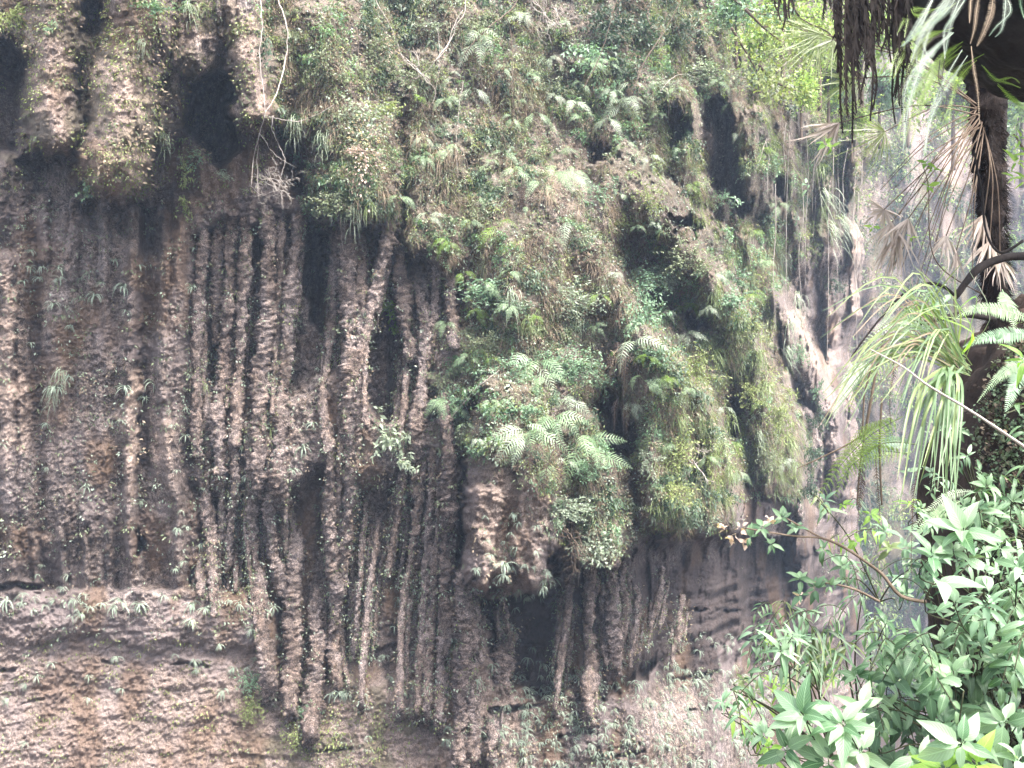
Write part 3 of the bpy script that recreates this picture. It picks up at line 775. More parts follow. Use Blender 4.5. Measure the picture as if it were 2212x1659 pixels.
def thatch_mesh(name, mat, n, size, seed, w=.014, spread=.35, segs=3):
    """hanging dry blades, or a tuft of arching grass"""
    g = np.random.default_rng(seed); V = []; F = []
    for _ in range(n):
        a = g.uniform(-1.4, 1.4); e = g.uniform(-.9, .5); ln = size * g.uniform(.5, 1.15)
        p = np.array([g.normal() * size * spread * .5, g.normal() * .02, g.normal() * size * .25])
        v = np.array([math.sin(a) * math.cos(e), -math.cos(a) * math.cos(e), math.sin(e)])
        sd = np.cross(v, [0, 0, 1]) + g.normal(size=3) * .4; sd /= np.linalg.norm(sd)
        b = len(V)
        for k in range(segs + 1):
            ww = w * (1 - .85 * k / segs)
            V.append(p + sd * ww / 2); V.append(p - sd * ww / 2)
            p = p + v * ln / segs
            v = v * .75 + np.array([0, 0, -.75]); v /= np.linalg.norm(v)
        for k in range(segs):
            F.append((b + 2 * k, b + 2 * k + 1, b + 2 * k + 3, b + 2 * k + 2))
    return np_mesh(name, V, F, mat, smooth=False)

# fern frond: rachis arching out from the wall (along -Y) and hanging, pinnae on both sides
def frond_mesh(name, mat, L, pairs, pin, a0=35, a1=-85, pw=.35, tilt=25, droop=.35, stalk=.12, rise=.0, seed=0, twist=0, sag=1.6, tip=.12, mirror=1):
    g = random.Random(seed)
    V = []; F = []
    n = pairs + 2; p = Vector((0, 0, 0)); P_ = []; T_ = []
    for k in range(n + 1):
        t = k / n
        e = R(a0 + (a1 - a0) * (1 - (1 - t) ** sag))
        yw = R(twist) * t
        v = Vector((math.sin(yw) * math.cos(e), -math.cos(yw) * math.cos(e), math.sin(e)))
        P_.append(p.copy()); T_.append(v)
        p = p + v * (L / n)
    rw = max(.0025, L * .007)
    for k in range(n + 1):
        sd = T_[k].cross(Vector((0, 0, 1)) if abs(T_[k].z) < .99 else Vector((0, -1, 0)))
        sd = sd.normalized() if sd.length > .01 else Vector((1, 0, 0))
        if sd.x < 0: sd = -sd
        w = rw * (1 - .7 * k / n)
        V += [P_[k] + sd * w, P_[k] - sd * w]
        if k: F.append((2 * k - 2, 2 * k - 1, 2 * k + 1, 2 * k))
    for k in range(1, n):
        t = k / n
        if t < stalk: continue
        u = (t - stalk) / (1 - stalk)
        env = min(1, .35 + u * 3.2) * (1 - max(0, u - .25) / .75) ** .75
        env = max(env, tip)
        sd = T_[k].cross(Vector((0, 0, 1)))
        sd = sd.normalized() if sd.length > .01 else Vector((1, 0, 0))
        if sd.x < 0: sd = -sd
        up = sd.cross(T_[k]); 
        for s in (1, -1):
            ln = pin * env * g.uniform(.88, 1.08)
            d = (sd * s * math.cos(R(tilt)) + T_[k] * math.sin(R(tilt)) + up * g.uniform(-.12, .12)).normalized()
            dr = Vector((0, 0, -1)) * ln * droop
            wv = T_[k] * (ln * pw * .5 if pw > 0 else -pw * .5)
            b = len(V)
            o = P_[k]
            V += [o - wv * .6, o + wv * .6, o + d * ln * .55 + wv + dr * .25, o + d * ln * .55 - wv + dr * .25, o + d * ln + dr]
            F += [(b, b + 3, b + 2, b + 1), (b + 3, b + 4, b + 2)]
    return py_mesh(name, V, F, mat, smooth=False)

def strap_mesh(name, mat, L, w, a0, a1, seed=0, teeth=9, sag=1.5):
    """a narrow once-cut frond seen as a notched strap"""
    g = random.Random(seed); V = []; F = []
    n = teeth * 2; p = Vector((0, 0, 0))
    for k in range(n + 1):
        t = k / n
        e = R(a0 + (a1 - a0) * (1 - (1 - t) ** sag))
        v = Vector((0, -math.cos(e), math.sin(e)))
        up = Vector((0, math.sin(e), math.cos(e)))
        ww = w * .5 * min(1, .25 + t * 4) * (1 - t ** 3) * (1 if k % 2 else .55) + .001
        V += [p + Vector((ww, 0, 0)) - up * ww * .5, p.copy(), p - Vector((ww, 0, 0)) - up * ww * .5]
        if k:
            b = 3 * k
            F += [(b - 3, b - 2, b + 1, b), (b - 2, b - 1, b + 2, b + 1)]
        p = p + v * (L / n)
    return py_mesh(name, V, F, mat, smooth=False)

# ------------------------------------------------------------------ uncountable growth on the cliff
def scatter(name, protos, pts, rots, scl, idx, mat_none=None):
    col = bpy.data.collections.new(name + '_leaves')
    for i, pm in enumerate(protos):
        o = bpy.data.objects.new('%s_%02d' % (name, i), pm); col.objects.link(o)
    me = bpy.data.meshes.new(name)
    pts = np.asarray(pts, dtype=np.float32)
    me.vertices.add(len(pts)); me.vertices.foreach_set('co', pts.ravel())
    a = me.attributes.new('rot', 'FLOAT_VECTOR', 'POINT'); a.data.foreach_set('vector', np.asarray(rots, dtype=np.float32).ravel())
    a = me.attributes.new('scl', 'FLOAT', 'POINT'); a.data.foreach_set('value', np.asarray(scl, dtype=np.float32))
    a = me.attributes.new('pick', 'INT', 'POINT'); a.data.foreach_set('value', np.asarray(idx, dtype=np.int32))
    o = link(name, me)
    g = bpy.data.node_groups.new(name + '_scatter', 'GeometryNodeTree')
    g.interface.new_socket('Geometry', in_out='INPUT', socket_type='NodeSocketGeometry')
    g.interface.new_socket('Geometry', in_out='OUTPUT', socket_type='NodeSocketGeometry')
    N, L = g.nodes, g.links
    gi = N.new('NodeGroupInput'); go = N.new('NodeGroupOutput')
    ip = N.new('GeometryNodeInstanceOnPoints'); ci = N.new('GeometryNodeCollectionInfo')
    ci.inputs['Collection'].default_value = col
    ci.inputs['Separate Children'].default_value = True
    ci.inputs['Reset Children'].default_value = True
    L.new(gi.outputs[0], ip.inputs['Points']); L.new(ci.outputs[0], ip.inputs['Instance'])
    ip.inputs['Pick Instance'].default_value = True
    def na(nm, ty):
        n = N.new('GeometryNodeInputNamedAttribute'); n.data_type = ty; n.inputs['Name'].default_value = nm
        return n.outputs[0]
    L.new(na('pick', 'INT'), ip.inputs['Instance Index'])
    e2r = N.new('FunctionNodeEulerToRotation'); L.new(na('rot', 'FLOAT_VECTOR'), e2r.inputs[0]); L.new(e2r.outputs[0], ip.inputs['Rotation'])
    L.new(na('scl', 'FLOAT'), ip.inputs['Scale'])
    L.new(ip.outputs[0], go.inputs[0])
    md = o.modifiers.new('scatter', 'NODES'); md.node_group = g
    return o

def wall_points(n, dens, seed, x0=-120, x1=1930, y0=-160, y1=1760):
    """random places on the cliff accepted with probability dens(px,py)"""
    g = np.random.default_rng(seed)
    px = g.uniform(x0, x1, n); py = g.uniform(y0, y1, n)
    ok = g.random(n) < dens(px, py)
    px, py = px[ok], py[ok]
    d = samp(Ds, px, py)
    raw = samp(D, px, py)
    d = np.minimum(d, raw)
    hx = 14
    dx = (samp(Ds, px + hx, py) - samp(Ds, px - hx, py)) / (2 * hx * K * d)
    yaw = np.arctan(np.clip(dx, -1.6, 1.6))          # turn the clump with the wall
    pos = np.stack([(px - 1106) * K * d, d - .02, (829.5 - py) * K * d], -1)
    return px, py, pos, yaw, g

Csm = smooth_rows(C, 3)
def V_at(px, py): return samp(veg, px, py)
def shade(px, py): return np.clip(1 - samp(Csm, px, py) * 1.3, 0.0, 1)

spr = [
    spray_mesh('s0', M['grey_green'], 6, 6, .26, .080, 1), spray_mesh('s1', M['grey_green'], 6, 7, .30, .058, 2),
    spray_mesh('s2', M['sage'], 7, 6, .26, .055, 3), spray_mesh('s3', M['yellow_green'], 6, 6, .22, .055, 4),
    spray_mesh('s4', M['dark_green'], 7, 6, .28, .090, 5), spray_mesh('s5', M['mint'], 6, 6, .27, .085, 6),
    spray_mesh('s6', M['dry'], 7, 5, .26, .050, 7, .9), spray_mesh('s7', M['dry_dark'], 7, 6, .30, .045, 8, 1.2),
]
th = [
    thatch_mesh('t0', M['dry'], 22, .34, 11), thatch_mesh('t1', M['dry'], 26, .46, 12, .010, .5), thatch_mesh('t2', M['dry_dark'], 20, .42, 13),
    thatch_mesh('t3', M['grass'], 16, .36, 14, .012, .3), thatch_mesh('t4', M['grey_green'], 18, .30, 15, .016),
]
def dens1(px, py):
    n = fbm(px / 55, py / 55, 601, 3)
    v = V_at(px, py) * (.04 + 1.3 * ss(n, .44, .60))
    return np.clip(v * shade(px, py), 0, 1)
px, py, pos, yaw, g = wall_points(38000, dens1, 601)
a = fbm(px / 120, py / 90, 611, 3); b = fbm(px / 70 + 9, py / 60, 613, 3); n = len(px)
far = ss(px, 1450, 1750)
pick = np.full(n, 0)
r = g.random(n)
pick = np.where(r < .5, 0, 1)
pick = np.where((b > .52) & (r < .8), 2, pick)
pick = np.where((a > .55) & (r > .35), 5, pick)
pick = np.where((a < .42) & (r > .45), 4, pick)
pick = np.where((g.random(n) < .16 + .5 * far * ss(b, .45, .6)), 3, pick)
pick = np.where(g.random(n) < .22 * (1 - .5 * far), 6, pick)
rot = np.stack([g.normal(0, .2, n), g.normal(0, .25, n), yaw + g.normal(0, .5, n)], -1)
o = scatter('cliff_undergrowth', spr, pos, rot, g.uniform(.55, 1.15, n) * np.clip(pos[:, 1] / 18, .9, 1.4), pick)
tag(o, 'mixed small leafy growth covering the damp middle and right of the cliff', 'undergrowth', kind='stuff')

def dens2(px, py):
    n = fbm(px / 42 + 7, py / 110, 621, 3)
    v = V_at(px, py) * np.maximum(ss(n, .46, .60), .55 * ss(px, 1400, 1480) * ss(py, 540, 700))
    return np.clip(v * shade(px, py), 0, 1)
px, py, pos, yaw, g = wall_points(22000, dens2, 622)
n = len(px); r = g.random(n)
pick = np.where(r < .35, 0, np.where(r < .6, 1, np.where(r < .78, 2, np.where(r < .88, 3, 4))))
pick = np.where((px > 1380) & (g.random(n) < .6), 3, pick)
rot = np.stack([g.normal(0, .12, n), g.normal(0, .15, n), yaw + g.normal(0, .4, n)], -1)
o = scatter('hanging_thatch', th, pos, rot, g.uniform(.6, 1.2, n) * np.clip(pos[:, 1] / 18, .9, 1.5), pick)
tag(o, 'brown dry blades and roots hanging in mats between the green growth', 'dry grass', kind='stuff')

# small leaves dotting the bare bosses, columns and walls
dots = [leaf_cloud(0, np.random.default_rng(k).normal(size=(9, 3)) * np.array([.07, .03, .06]), .055, .8, M[m], 'd', .5, k)
        for k, m in enumerate(('yellow_green', 'grey_green', 'sage', 'strap', 'dry'))]
def dens3(px, py):
    n = fbm(px / 38, py / 38, 631, 4)
    tlz = (1 - ss(px, 540, 640)) * (1 - ss(py, 380, 440)) * ss(n, .44, .60) * .62
    bossb = .9 * ss(-np.abs(py - 392), -45, -10) * ss(-np.abs(px - 250), -95, -60)
    gen = .045 + .10 * ss(n, .5, .6) * (1 - .6 * ss(py, 1300, 1420))
    lowm = ss(-np.hypot((px - 700) / 2.2, py - 1590), -110, -20) * ss(n, .42, .55) * .8
    rt = ss(px, 900, 1300) * ss(py, 1380, 1450) * .35 * ss(n, .4, .55)
    edge = .45 * ss(samp(veg, px, py), .02, .5)
    return np.clip(np.maximum.reduce([tlz, bossb, gen, lowm, rt, edge]) * np.clip(shade(px, py) + .12, 0, 1), 0, 1)
px, py, pos, yaw, g = wall_points(60000, dens3, 633)
n = len(px); r = g.random(n)
up = (py < 420) & (px < 620)
lowz = (py > 1380) & (px < 900)
pick = np.where(up, np.where(r < .55, 0, np.where(r < .8, 1, 4)), np.where(lowz & (r < .7), 0, np.where(r < .3, 1, np.where(r < .6, 3, np.where(r < .8, 2, 4)))))
rot = np.stack([g.normal(0, .4, n), g.normal(0, .4, n), yaw + g.normal(0, .5, n)], -1)
o = scatter('small_wall_plants', dots, pos, rot, g.uniform(.6, 1.2, n), pick)
tag(o, 'tiny leaves and seedlings dotting the bare tufa', 'moss', kind='stuff')

# the same tiny growth on the faces of the columns
cvs = np.concatenate(COLV); g = np.random.default_rng(88)
cvs = cvs[g.random(len(cvs)) < .035 + .07 * (vn(cvs[:, 0] * 2.2, cvs[:, 2] * 2.0, 5) > .55)]
n = len(cvs)
o = scatter('column_seedlings', dots, cvs, np.stack([g.normal(0, .4, n), g.normal(0, .4, n), g.normal(0, .8, n)], -1), g.uniform(.5, 1.05, n), g.choice(5, n, p=[.12, .25, .18, .25, .20]))
tag(o, 'tiny leaves and seedlings clinging to the tufa columns', 'moss', kind='stuff')

# growth on the far wall
def fsamp(px, py):
    j = np.clip(((py - 120) / 5).astype(int), 0, fn_r - 1); i = np.clip(((px - 1640) / 4).astype(int), 0, 164)
    return DF[j, i]
g = np.random.default_rng(77)
px = g.uniform(1780, 2290, 9000); py = g.uniform(125, 1500, 9000)
ok = g.random(9000) < .10 + .9 * ss(fbm(px / 30, py / 60, 641, 3), .47, .6)
ok &= g.random(9000) < .45 + .55 * (1 - ss(py, 260, 500)) + .4 * ss(py, 900, 1100)
px, py = px[ok], py[ok]; n = len(px); d = fsamp(px, py) - .1
pos = np.stack([(px - 1106) * K * d, d, (829.5 - py) * K * d], -1)
o = scatter('far_undergrowth', [spray_mesh('f0', M['far_leaf'], 7, 5, .9, .24, 71), spray_mesh('f1', M['grey_green'], 7, 5, .9, .22, 72), spray_mesh('f2', M['dark_green'], 7, 5, .9, .24, 73), thatch_mesh('f3', M['dry'], 18, 1.3, 74, .05)],
            pos, np.stack([g.normal(0, .2, n), g.normal(0, .2, n), g.normal(-.4, .5, n)], -1), g.uniform(.8, 1.6, n), g.integers(0, 4, n))
tag(o, 'hazy pale growth scattered over the far wall of the gorge', 'undergrowth', kind='stuff')

# haze in the gorge air
hz_lo = Vector((-30, -15, -29.5)); hz_hi = Vector((75, 98, 36))
hv = [(x, y, z) for x in (hz_lo.x, hz_hi.x) for y in (hz_lo.y, hz_hi.y) for z in (hz_lo.z, hz_hi.z)]
hme = py_mesh('haze', hv, [(0, 1, 3, 2), (4, 6, 7, 5), (0, 4, 5, 1), (2, 3, 7, 6), (0, 2, 6, 4), (1, 5, 7, 3)], smooth=False)
hm, N, L = nt('haze_air')
ho = N.new('ShaderNodeOutputMaterial'); pv = N.new('ShaderNodeVolumePrincipled')
pv.inputs['Color'].default_value = (0.58, 0.74, 1.0, 1); pv.inputs['Density'].default_value = 0.0016
L.new(pv.outputs[0], ho.inputs['Volume'])
hme.materials.append(hm)
tag(link('haze', hme), 'pale bluish air filling the gorge', 'haze', kind='stuff')

# ------------------------------------------------------------------ naming the single plants by where they grow
ORD = ['', 'second', 'third', 'fourth', 'fifth', 'sixth', 'seventh', 'eighth', 'ninth', 'tenth', 'eleventh', 'twelfth']
MARKS = [((245, 240), 'the big round boss'), ((110, 200), 'the mossy boss at the upper edge'), ((465, 260), 'the arched cave'), ((770, 400), 'the bushy hanging boss'),
         ((690, 600), 'the tall dark slot'), ((311, 1180), 'the small pointed hole'), ((290, 960), 'the pale vertical streak'), ((20, 760), 'the pale rib at the edge'),
         ((560, 700), 'the fused upper columns'), ((600, 1100), 'the forked lower columns'), ((560, 960), 'the band where columns fuse'), ((870, 720), 'the brown recess'),
         ((900, 1250), 'the thin parallel columns'), ((755, 900), 'the thick twin column'), ((100, 1290), 'the long ledge'), ((290, 1300), 'the middle of the long ledge'), ((480, 1320), 'the ledge end'),
         ((420, 1440), 'the cracked foot slab'), ((120, 1480), 'the pale lower slabs'), ((650, 1470), 'the lowest column feet'), ((840, 1400), 'the brown block'), ((830, 1560), 'the pinkish foot'),
         ((1000, 1400), 'the thick lower column'), ((1085, 1420), 'the bulb tipped column'), ((1100, 1180), 'the blunt hanging buttress'), ((1180, 1340), 'the dark lower alcove'), ((1160, 1460), 'the square rock block'),
         ((1320, 1360), 'the knobbly column cluster'), ((1140, 1600), 'the fern covered foot'), ((1330, 1550), 'the layered foot'), ((1540, 1400), 'the dark layered wall'), ((1560, 1570), 'the shrub at the foot'),
         ((1325, 930), 'the middle cave'), ((1110, 780), 'the central green slope'), ((1150, 960), 'the large drooping ferns'), ((1340, 220), 'the dark leafy tree'), ((1560, 320), 'the tall blue alcove'),
         ((1480, 500), 'the ragged hollows'), ((1600, 640), 'the green rounded spur'), ((1460, 1000), 'the green hanging buttress'), ((1680, 980), 'the grassy cone'), ((1120, 420), 'the dead fern curtain'), ((1000, 200), 'the loose white vine'),
         ((1760, 700), 'the pink ribs'), ((920, 560), 'the narrow green pillar'), ((1050, 130), 'the dark slanting branch'), ((1500, 1230), 'the dripping rock tip')]
_pool = []
def name_it(o, base, cat, group, px, py, loc=None):
    """remember a plant; its label is settled once all its neighbours are known"""
    _pool.append([o, base, cat, group, px, py, loc])
def settle():
    buckets = {}
    for it in _pool:
        o, base, cat, group, px, py, loc = it
        if loc is None:
            best = min(MARKS, key=lambda m: (m[0][0] - px) ** 2 + (m[0][1] - py) ** 2)
            dx, dy = px - best[0][0], py - best[0][1]
            rel = ('right of' if dx > 0 else 'left of') if abs(dx) > abs(dy) else ('below' if dy > 0 else 'above')
            if abs(dx) < 22 and abs(dy) < 22: rel = 'beside'
            loc = rel + ' ' + best[1]
        buckets.setdefault((base, loc), []).append(it)
    for (base, loc), its in buckets.items():
        its.sort(key=lambda i: i[4])
        for k, it in enumerate(its):
            lab = base + ' ' + loc
            if len(its) > 1:
                pre = 'leftmost ' if k == 0 else ('rightmost ' if k == len(its) - 1 else (ORD[k] + ' from left, ' if k < len(ORD) else '%dth from left, ' % (k + 1)))
                lab = pre + lab
            w = lab.split()
            tag(it[0], ' '.join(w[:16]), it[2], it[3])

def plant_root(name, px, py, out=.05, r=8):
    d = front(px, py, r) - out
    return empty(name, P(px, py, d))

# ------------------------------------------------------------------ strap ferns (small grey-green rosettes)
straps = [strap_mesh('frond', M['strap'], 1.0, .10, a0, a1, i) for i, (a0, a1) in enumerate([(55, -75), (35, -85), (15, -88), (70, -60), (-10, -88), (45, -80)])]
def rosette_mesh(seed, n=8):
    g = random.Random(seed); V = []; F = []
    for k in range(n):
        s_ = straps[g.randrange(6)]
        mt = Matrix.Rotation(R(g.uniform(-85, 85)), 4, 'Z') @ Matrix.Scale(g.uniform(.6, 1.1), 4)
        b = len(V)
        V += [mt @ v.co for v in s_.vertices]
        F += [tuple(b + i for i in p.vertices) for p in s_.polygons]
    return py_mesh('fern_rosette', V, F, M['strap'], smooth=False)
small_ros = [rosette_mesh(k, 6 + k % 4) for k in range(8)]

ROS = [(65, 581, 24), (51, 608, 20), (126, 581, 30), (130, 605, 28), (92, 578, 22), (85, 602, 24), (116, 660, 30), (191, 591, 28), (205, 639, 34), (219, 612, 18), (267, 619, 38), (250, 564, 24), (68, 543, 22), (273, 673, 20),
       (414, 622, 30), (475, 578, 24), (492, 625, 20), (431, 550, 22), (458, 588, 18), (513, 718, 18), (150, 813, 26), (120, 841, 40), (270, 837, 32), (328, 827, 30), (314, 861, 26), (403, 882, 20), (99, 916, 22), (369, 889, 18),
       (373, 919, 18), (400, 940, 28), (263, 909, 18), (99, 1012, 16), (308, 1083, 18), (533, 943, 20), (530, 967, 24), (537, 1029, 26), (632, 1015, 28), (653, 967, 38), (677, 916, 28), (687, 796, 18),
       (14, 1297, 44), (51, 1283, 20), (137, 1270, 20), (163, 1297, 28), (174, 1328, 24), (195, 1314, 24), (219, 1304, 24), (263, 1300, 40), (244, 1312, 30), (301, 1304, 34), (352, 1287, 26), (414, 1304, 30), (414, 1341, 30),
       (444, 1314, 26), (516, 1304, 26), (496, 1297, 18), (561, 1212, 20), (383, 1143, 20), (403, 1138, 16), (379, 1229, 18), (396, 1214, 16), (434, 1177, 20), (304, 1181, 14), (578, 1318, 30), (592, 1312, 24), (547, 1359, 24),
       (561, 1372, 26), (602, 1376, 20), (475, 1393, 20), (253, 1420, 22), (113, 1434, 20), (79, 1461, 20), (191, 1461, 18), (420, 1427, 26), (424, 1448, 18), (506, 1444, 24), (535, 1442, 18), (557, 1424, 22), (482, 1492, 30),
       (263, 1488, 20), (188, 1509, 20), (17, 1509, 22), (714, 1304, 28), (721, 1400, 30), (731, 1499, 30), (715, 1500, 24), (750, 1497, 22), (965, 1126, 28), (1091, 1222, 40), (1088, 1243, 30), (1173, 1270, 26), (1180, 1240, 22),
       (1074, 1287, 24), (1060, 1200, 22), (927, 1290, 26), (913, 1283, 22), (862, 1294, 24), (811, 1290, 20), (797, 1413, 26), (832, 1417, 24), (876, 1414, 20), (896, 1410, 20), (743, 1495, 28), (787, 1499, 20), (968, 1461, 26),
       (982, 1386, 34), (1030, 1468, 26), (1084, 1444, 40), (1276, 1427, 34), (1310, 1427, 26), (1276, 1526, 30), (1180, 1505, 26), (1185, 1486, 22), (934, 1547, 30), (968, 1570, 26), (1037, 1584, 30), (965, 1598, 26),
       (930, 1120, 20), (1120, 1130, 20), (1050, 1170, 20), (1110, 1110, 22), (1030, 1230, 20), (1140, 1290, 22), (880, 1080, 18), (1225, 1220, 24), (795, 1590, 18), (870, 1500, 20), (1150, 1400, 18), (1245, 1460, 18)]
def add_rosette(px, py, s, seed, parts=True):
    g = random.Random(seed * 13 + 5)
    d = front(px, py, 5) - .03
    if parts:
        o = empty('strap_fern', P(px, py, d))
        m = s * K * d * 1.0
        for k in range(g.randint(9, 13)):
            f = link('frond', straps[g.randrange(6)], o)
            f.rotation_euler = (g.uniform(-.25, .25), g.uniform(-.25, .25), R(g.uniform(-88, 88)))
            f.scale = (m * g.uniform(.8, 1.2), m * g.uniform(.65, 1.15), m * g.uniform(.65, 1.15))
    else:
        o = link('strap_fern', small_ros[g.randrange(8)])
        o.location = P(px, py, d)
        m = s * K * d * 1.1
        o.scale = (m, m, m); o.rotation_euler = (g.uniform(-.2, .2), g.uniform(-.3, .3), g.uniform(-.5, .5))
    return o
for k, (x, y, s_) in enumerate(ROS):
    o = add_rosette(x, y, s_, k)
    base = 'large grey-green strap fern rosette' if s_ >= 34 else ('small grey-green strap fern' if s_ <= 20 else 'drooping strap fern with narrow fronds')
    name_it(o, base, 'fern', 'strap ferns rooted in the bare tufa', x, y)
rr_ = random.Random(99); nsm = 0; tries = 0; seen = [(a_, b_) for a_, b_, c_ in ROS]
while nsm < 168 and tries < 6000:
    tries += 1
    zone = rr_.random()
    if zone < .55: x, y = rr_.uniform(1060, 1720), rr_.uniform(1380, 1655)
    elif zone < .75: x, y = rr_.uniform(430, 1010), rr_.uniform(560, 1500)
    elif zone < .88: x, y = rr_.uniform(1020, 1560), rr_.uniform(1080, 1250)
    else: x, y = rr_.uniform(0, 430), rr_.uniform(450, 1640)
    if min((x - a_) ** 2 + (y - b_) ** 2 for a_, b_ in seen) < 15 ** 2: continue
    if float(samp(Csm, x, y)) > 1.2: continue
    seen.append((x, y)); nsm += 1
    o = add_rosette(x, y, rr_.uniform(13, 24), 1000 + nsm, parts=False)
    name_it(o, 'tiny strap fern tuft', 'fern', 'strap ferns rooted in the bare tufa', x, y)
# the crowded remainder at the foot and along the ledges
def dens4(px, py):
    a = ss(px, 1040, 1120) * ss(py, 1400, 1460) * (.25 + .9 * ss(fbm(px / 50, py / 22, 651, 3), .48, .6)) * (1 - ss(px, 1720, 1800))
    b = .5 * np.exp(-((py - 1302) / 16.0) ** 2) * (px < 330) * ss(fbm(px / 30, py / 30, 653, 2), .4, .6)
    c = .35 * ss(px, 1010, 1030) * (1 - ss(px, 1200, 1215)) * ss(py, 1130, 1200) * (1 - ss(py, 1300, 1320))
    d = .6 * np.exp(-((py - (1388 - (px - 1480) * .06)) / 12.0) ** 2) * ((px > 1460) & (px < 1720))
    return np.clip(a + b + c + d, 0, 1)
px, py, pos, yaw, g = wall_points(15000, dens4, 655)
n = len(px)
o = scatter('strap_fern_carpet', small_ros, pos, np.stack([g.normal(0, .2, n), g.normal(0, .3, n), yaw + g.normal(0, .4, n)], -1), g.uniform(.13, .26, n) * pos[:, 1] / 16, g.integers(0, 8, n))
tag(o, 'dense carpet of small strap ferns on the foot of the cliff', 'fern carpet', kind='stuff')

# ------------------------------------------------------------------ large drooping ferns
FR = {}
def frd(kind, v):
    key = (kind, v)
    if key not in FR:
        a0, a1 = [(30, -88), (5, -88), (50, -80), (-20, -89)][v % 4]
        mat = {'g': M['fern'], 'l': M['fern_lit'], 'd': M['dry_dark'], 's': M['sage']}[kind]
        FR[key] = frond_mesh('frond', mat, 1.0, 15, .20 if kind != 'd' else .10, a0, a1, pw=.17, tilt=28, seed=v, twist=(-20, 15, 30, -8)[v % 4], droop=.3)
    return FR[key]
FERN = [  # x, y of the crown, frond length, number of fronds, lean (deg, + to the right), kind
    (1035, 95, 90, 5, 0, 's'), (975, 165, 46, 2, 12, 's'), (1022, 190, 62, 2, 5, 's'), (1125, 45, 70, 4, 5, 's'), (1208, 50, 50, 3, 0, 's'), (965, 215, 50, 3, 10, 'g'), (1155, 243, 55, 2, 12, 'g'), (1105, 255, 36, 3, -5, 'g'),
    (1052, 305, 38, 1, 10, 'g'), (1090, 332, 55, 2, 0, 'g'), (1205, 335, 60, 2, 50, 'g'), (1235, 372, 50, 2, 20, 'g'), (1240, 222, 62, 2, 0, 's'), (1365, 180, 52, 2, 0, 's'), (1325, 195, 50, 3, -15, 's'), (1345, 225, 75, 5, 8, 's'),
    (1415, 182, 42, 3, 20, 's'), (1312, 255, 62, 2, -10, 's'), (1112, 372, 60, 3, -8, 'g'), (1165, 395, 65, 2, 6, 'g'), (1200, 375, 85, 5, 22, 'g'), (1236, 385, 60, 3, 30, 's'), (1035, 425, 40, 1, 22, 'g'), (1134, 452, 42, 1, 0, 'g'),
    (1080, 490, 78, 2, -4, 'l'), (1230, 480, 88, 1, 2, 's'), (862, 430, 60, 3, 8, 'g'), (1015, 480, 45, 2, 25, 'g'), (1140, 780, 118, 2, -3, 's'), (1165, 785, 105, 3, 8, 'g'), (1372, 745, 95, 2, 22, 's'), (1392, 822, 60, 3, 50, 'g'),
    (955, 860, 62, 4, 5, 'g'), (1058, 870, 44, 2, -8, 'g'), (1082, 868, 44, 2, 8, 'g'), (1005, 915, 36, 2, 0, 'g'), (1130, 930, 98, 4, -22, 's'), (1150, 935, 98, 4, 12, 'g'), (1195, 905, 90, 5, 15, 'g'), (1228, 860, 66, 3, 18, 's'),
    (1265, 955, 110, 5, 28, 'g'), (1290, 980, 80, 3, 30, 'g'), (1175, 820, 60, 3, 10, 'g'), (840, 660, 36, 4, 10, 'l'), (1690, 180, 70, 3, 12, 's'), (1550, 180, 50, 2, -10, 'g'), (1000, 590, 40, 3, 5, 'l'), (965, 700, 45, 3, 0, 'g'),
    (1060, 620, 50, 4, 10, 'g'), (1010, 770, 50, 3, -12, 'g'), (1590, 300, 46, 2, 10, 's')]
_rf = random.Random(4)
while len(FERN) < 125:
    x, y = _rf.uniform(900, 1700), _rf.uniform(40, 1080)
    if float(samp(veg, x, y)) < .9 or float(samp(Csm, x, y)) > .4 or min((x - q[0]) ** 2 + (y - q[1]) ** 2 for q in FERN) < 34 ** 2: continue
    FERN.append((x, y, _rf.uniform(26, 48), _rf.randint(2, 4), _rf.uniform(-15, 30), _rf.choice('ggsl')))
for k, (x, y, ln, nf, lean, kind) in enumerate(FERN):
    g = random.Random(k + 300)
    d = front(x, y, 12) - .22
    o = empty('drooping_fern', P(x, y, d))
    for i in range(nf):
        v = g.randrange(4)
        f = link('frond', frd(kind, v), o)
        m = ln * K * d * g.uniform(.9, 1.15) * 1.12
        sp_ = 0 if nf == 1 else (i / (nf - 1) - .5) * 2
        f.rotation_euler = (g.uniform(-.1, .1), R(-lean) + R(sp_ * (14 + 5 * nf)) * -1 + g.uniform(-.1, .1), R(g.uniform(-25, 25) + sp_ * 35))
        f.scale = (m, m, m)
    if kind in 'sg' and ln > 55 and k % 2:
        for i in range(g.randint(2, 4)):
            f = link('dead_frond', frd('d', g.randrange(4)), o)
            m = ln * K * d * g.uniform(.7, 1.1)
            f.location = (g.uniform(-.06, .06), .06, -.05)
            f.rotation_euler = (g.uniform(-.1, .1), g.uniform(-.25, .25), g.uniform(-.4, .4)); f.scale = (m, m, m)
            f['label'] = 'withered brown frond hanging straight down'
    base = {'g': 'green feathery fern drooping from the cliff', 's': 'pale grey-green feathery fern', 'l': 'yellow-green feathery fern', 'd': 'dead fern'}[kind]
    name_it(o, base, 'fern', 'feathery ferns drooping from the cliff', x, y)

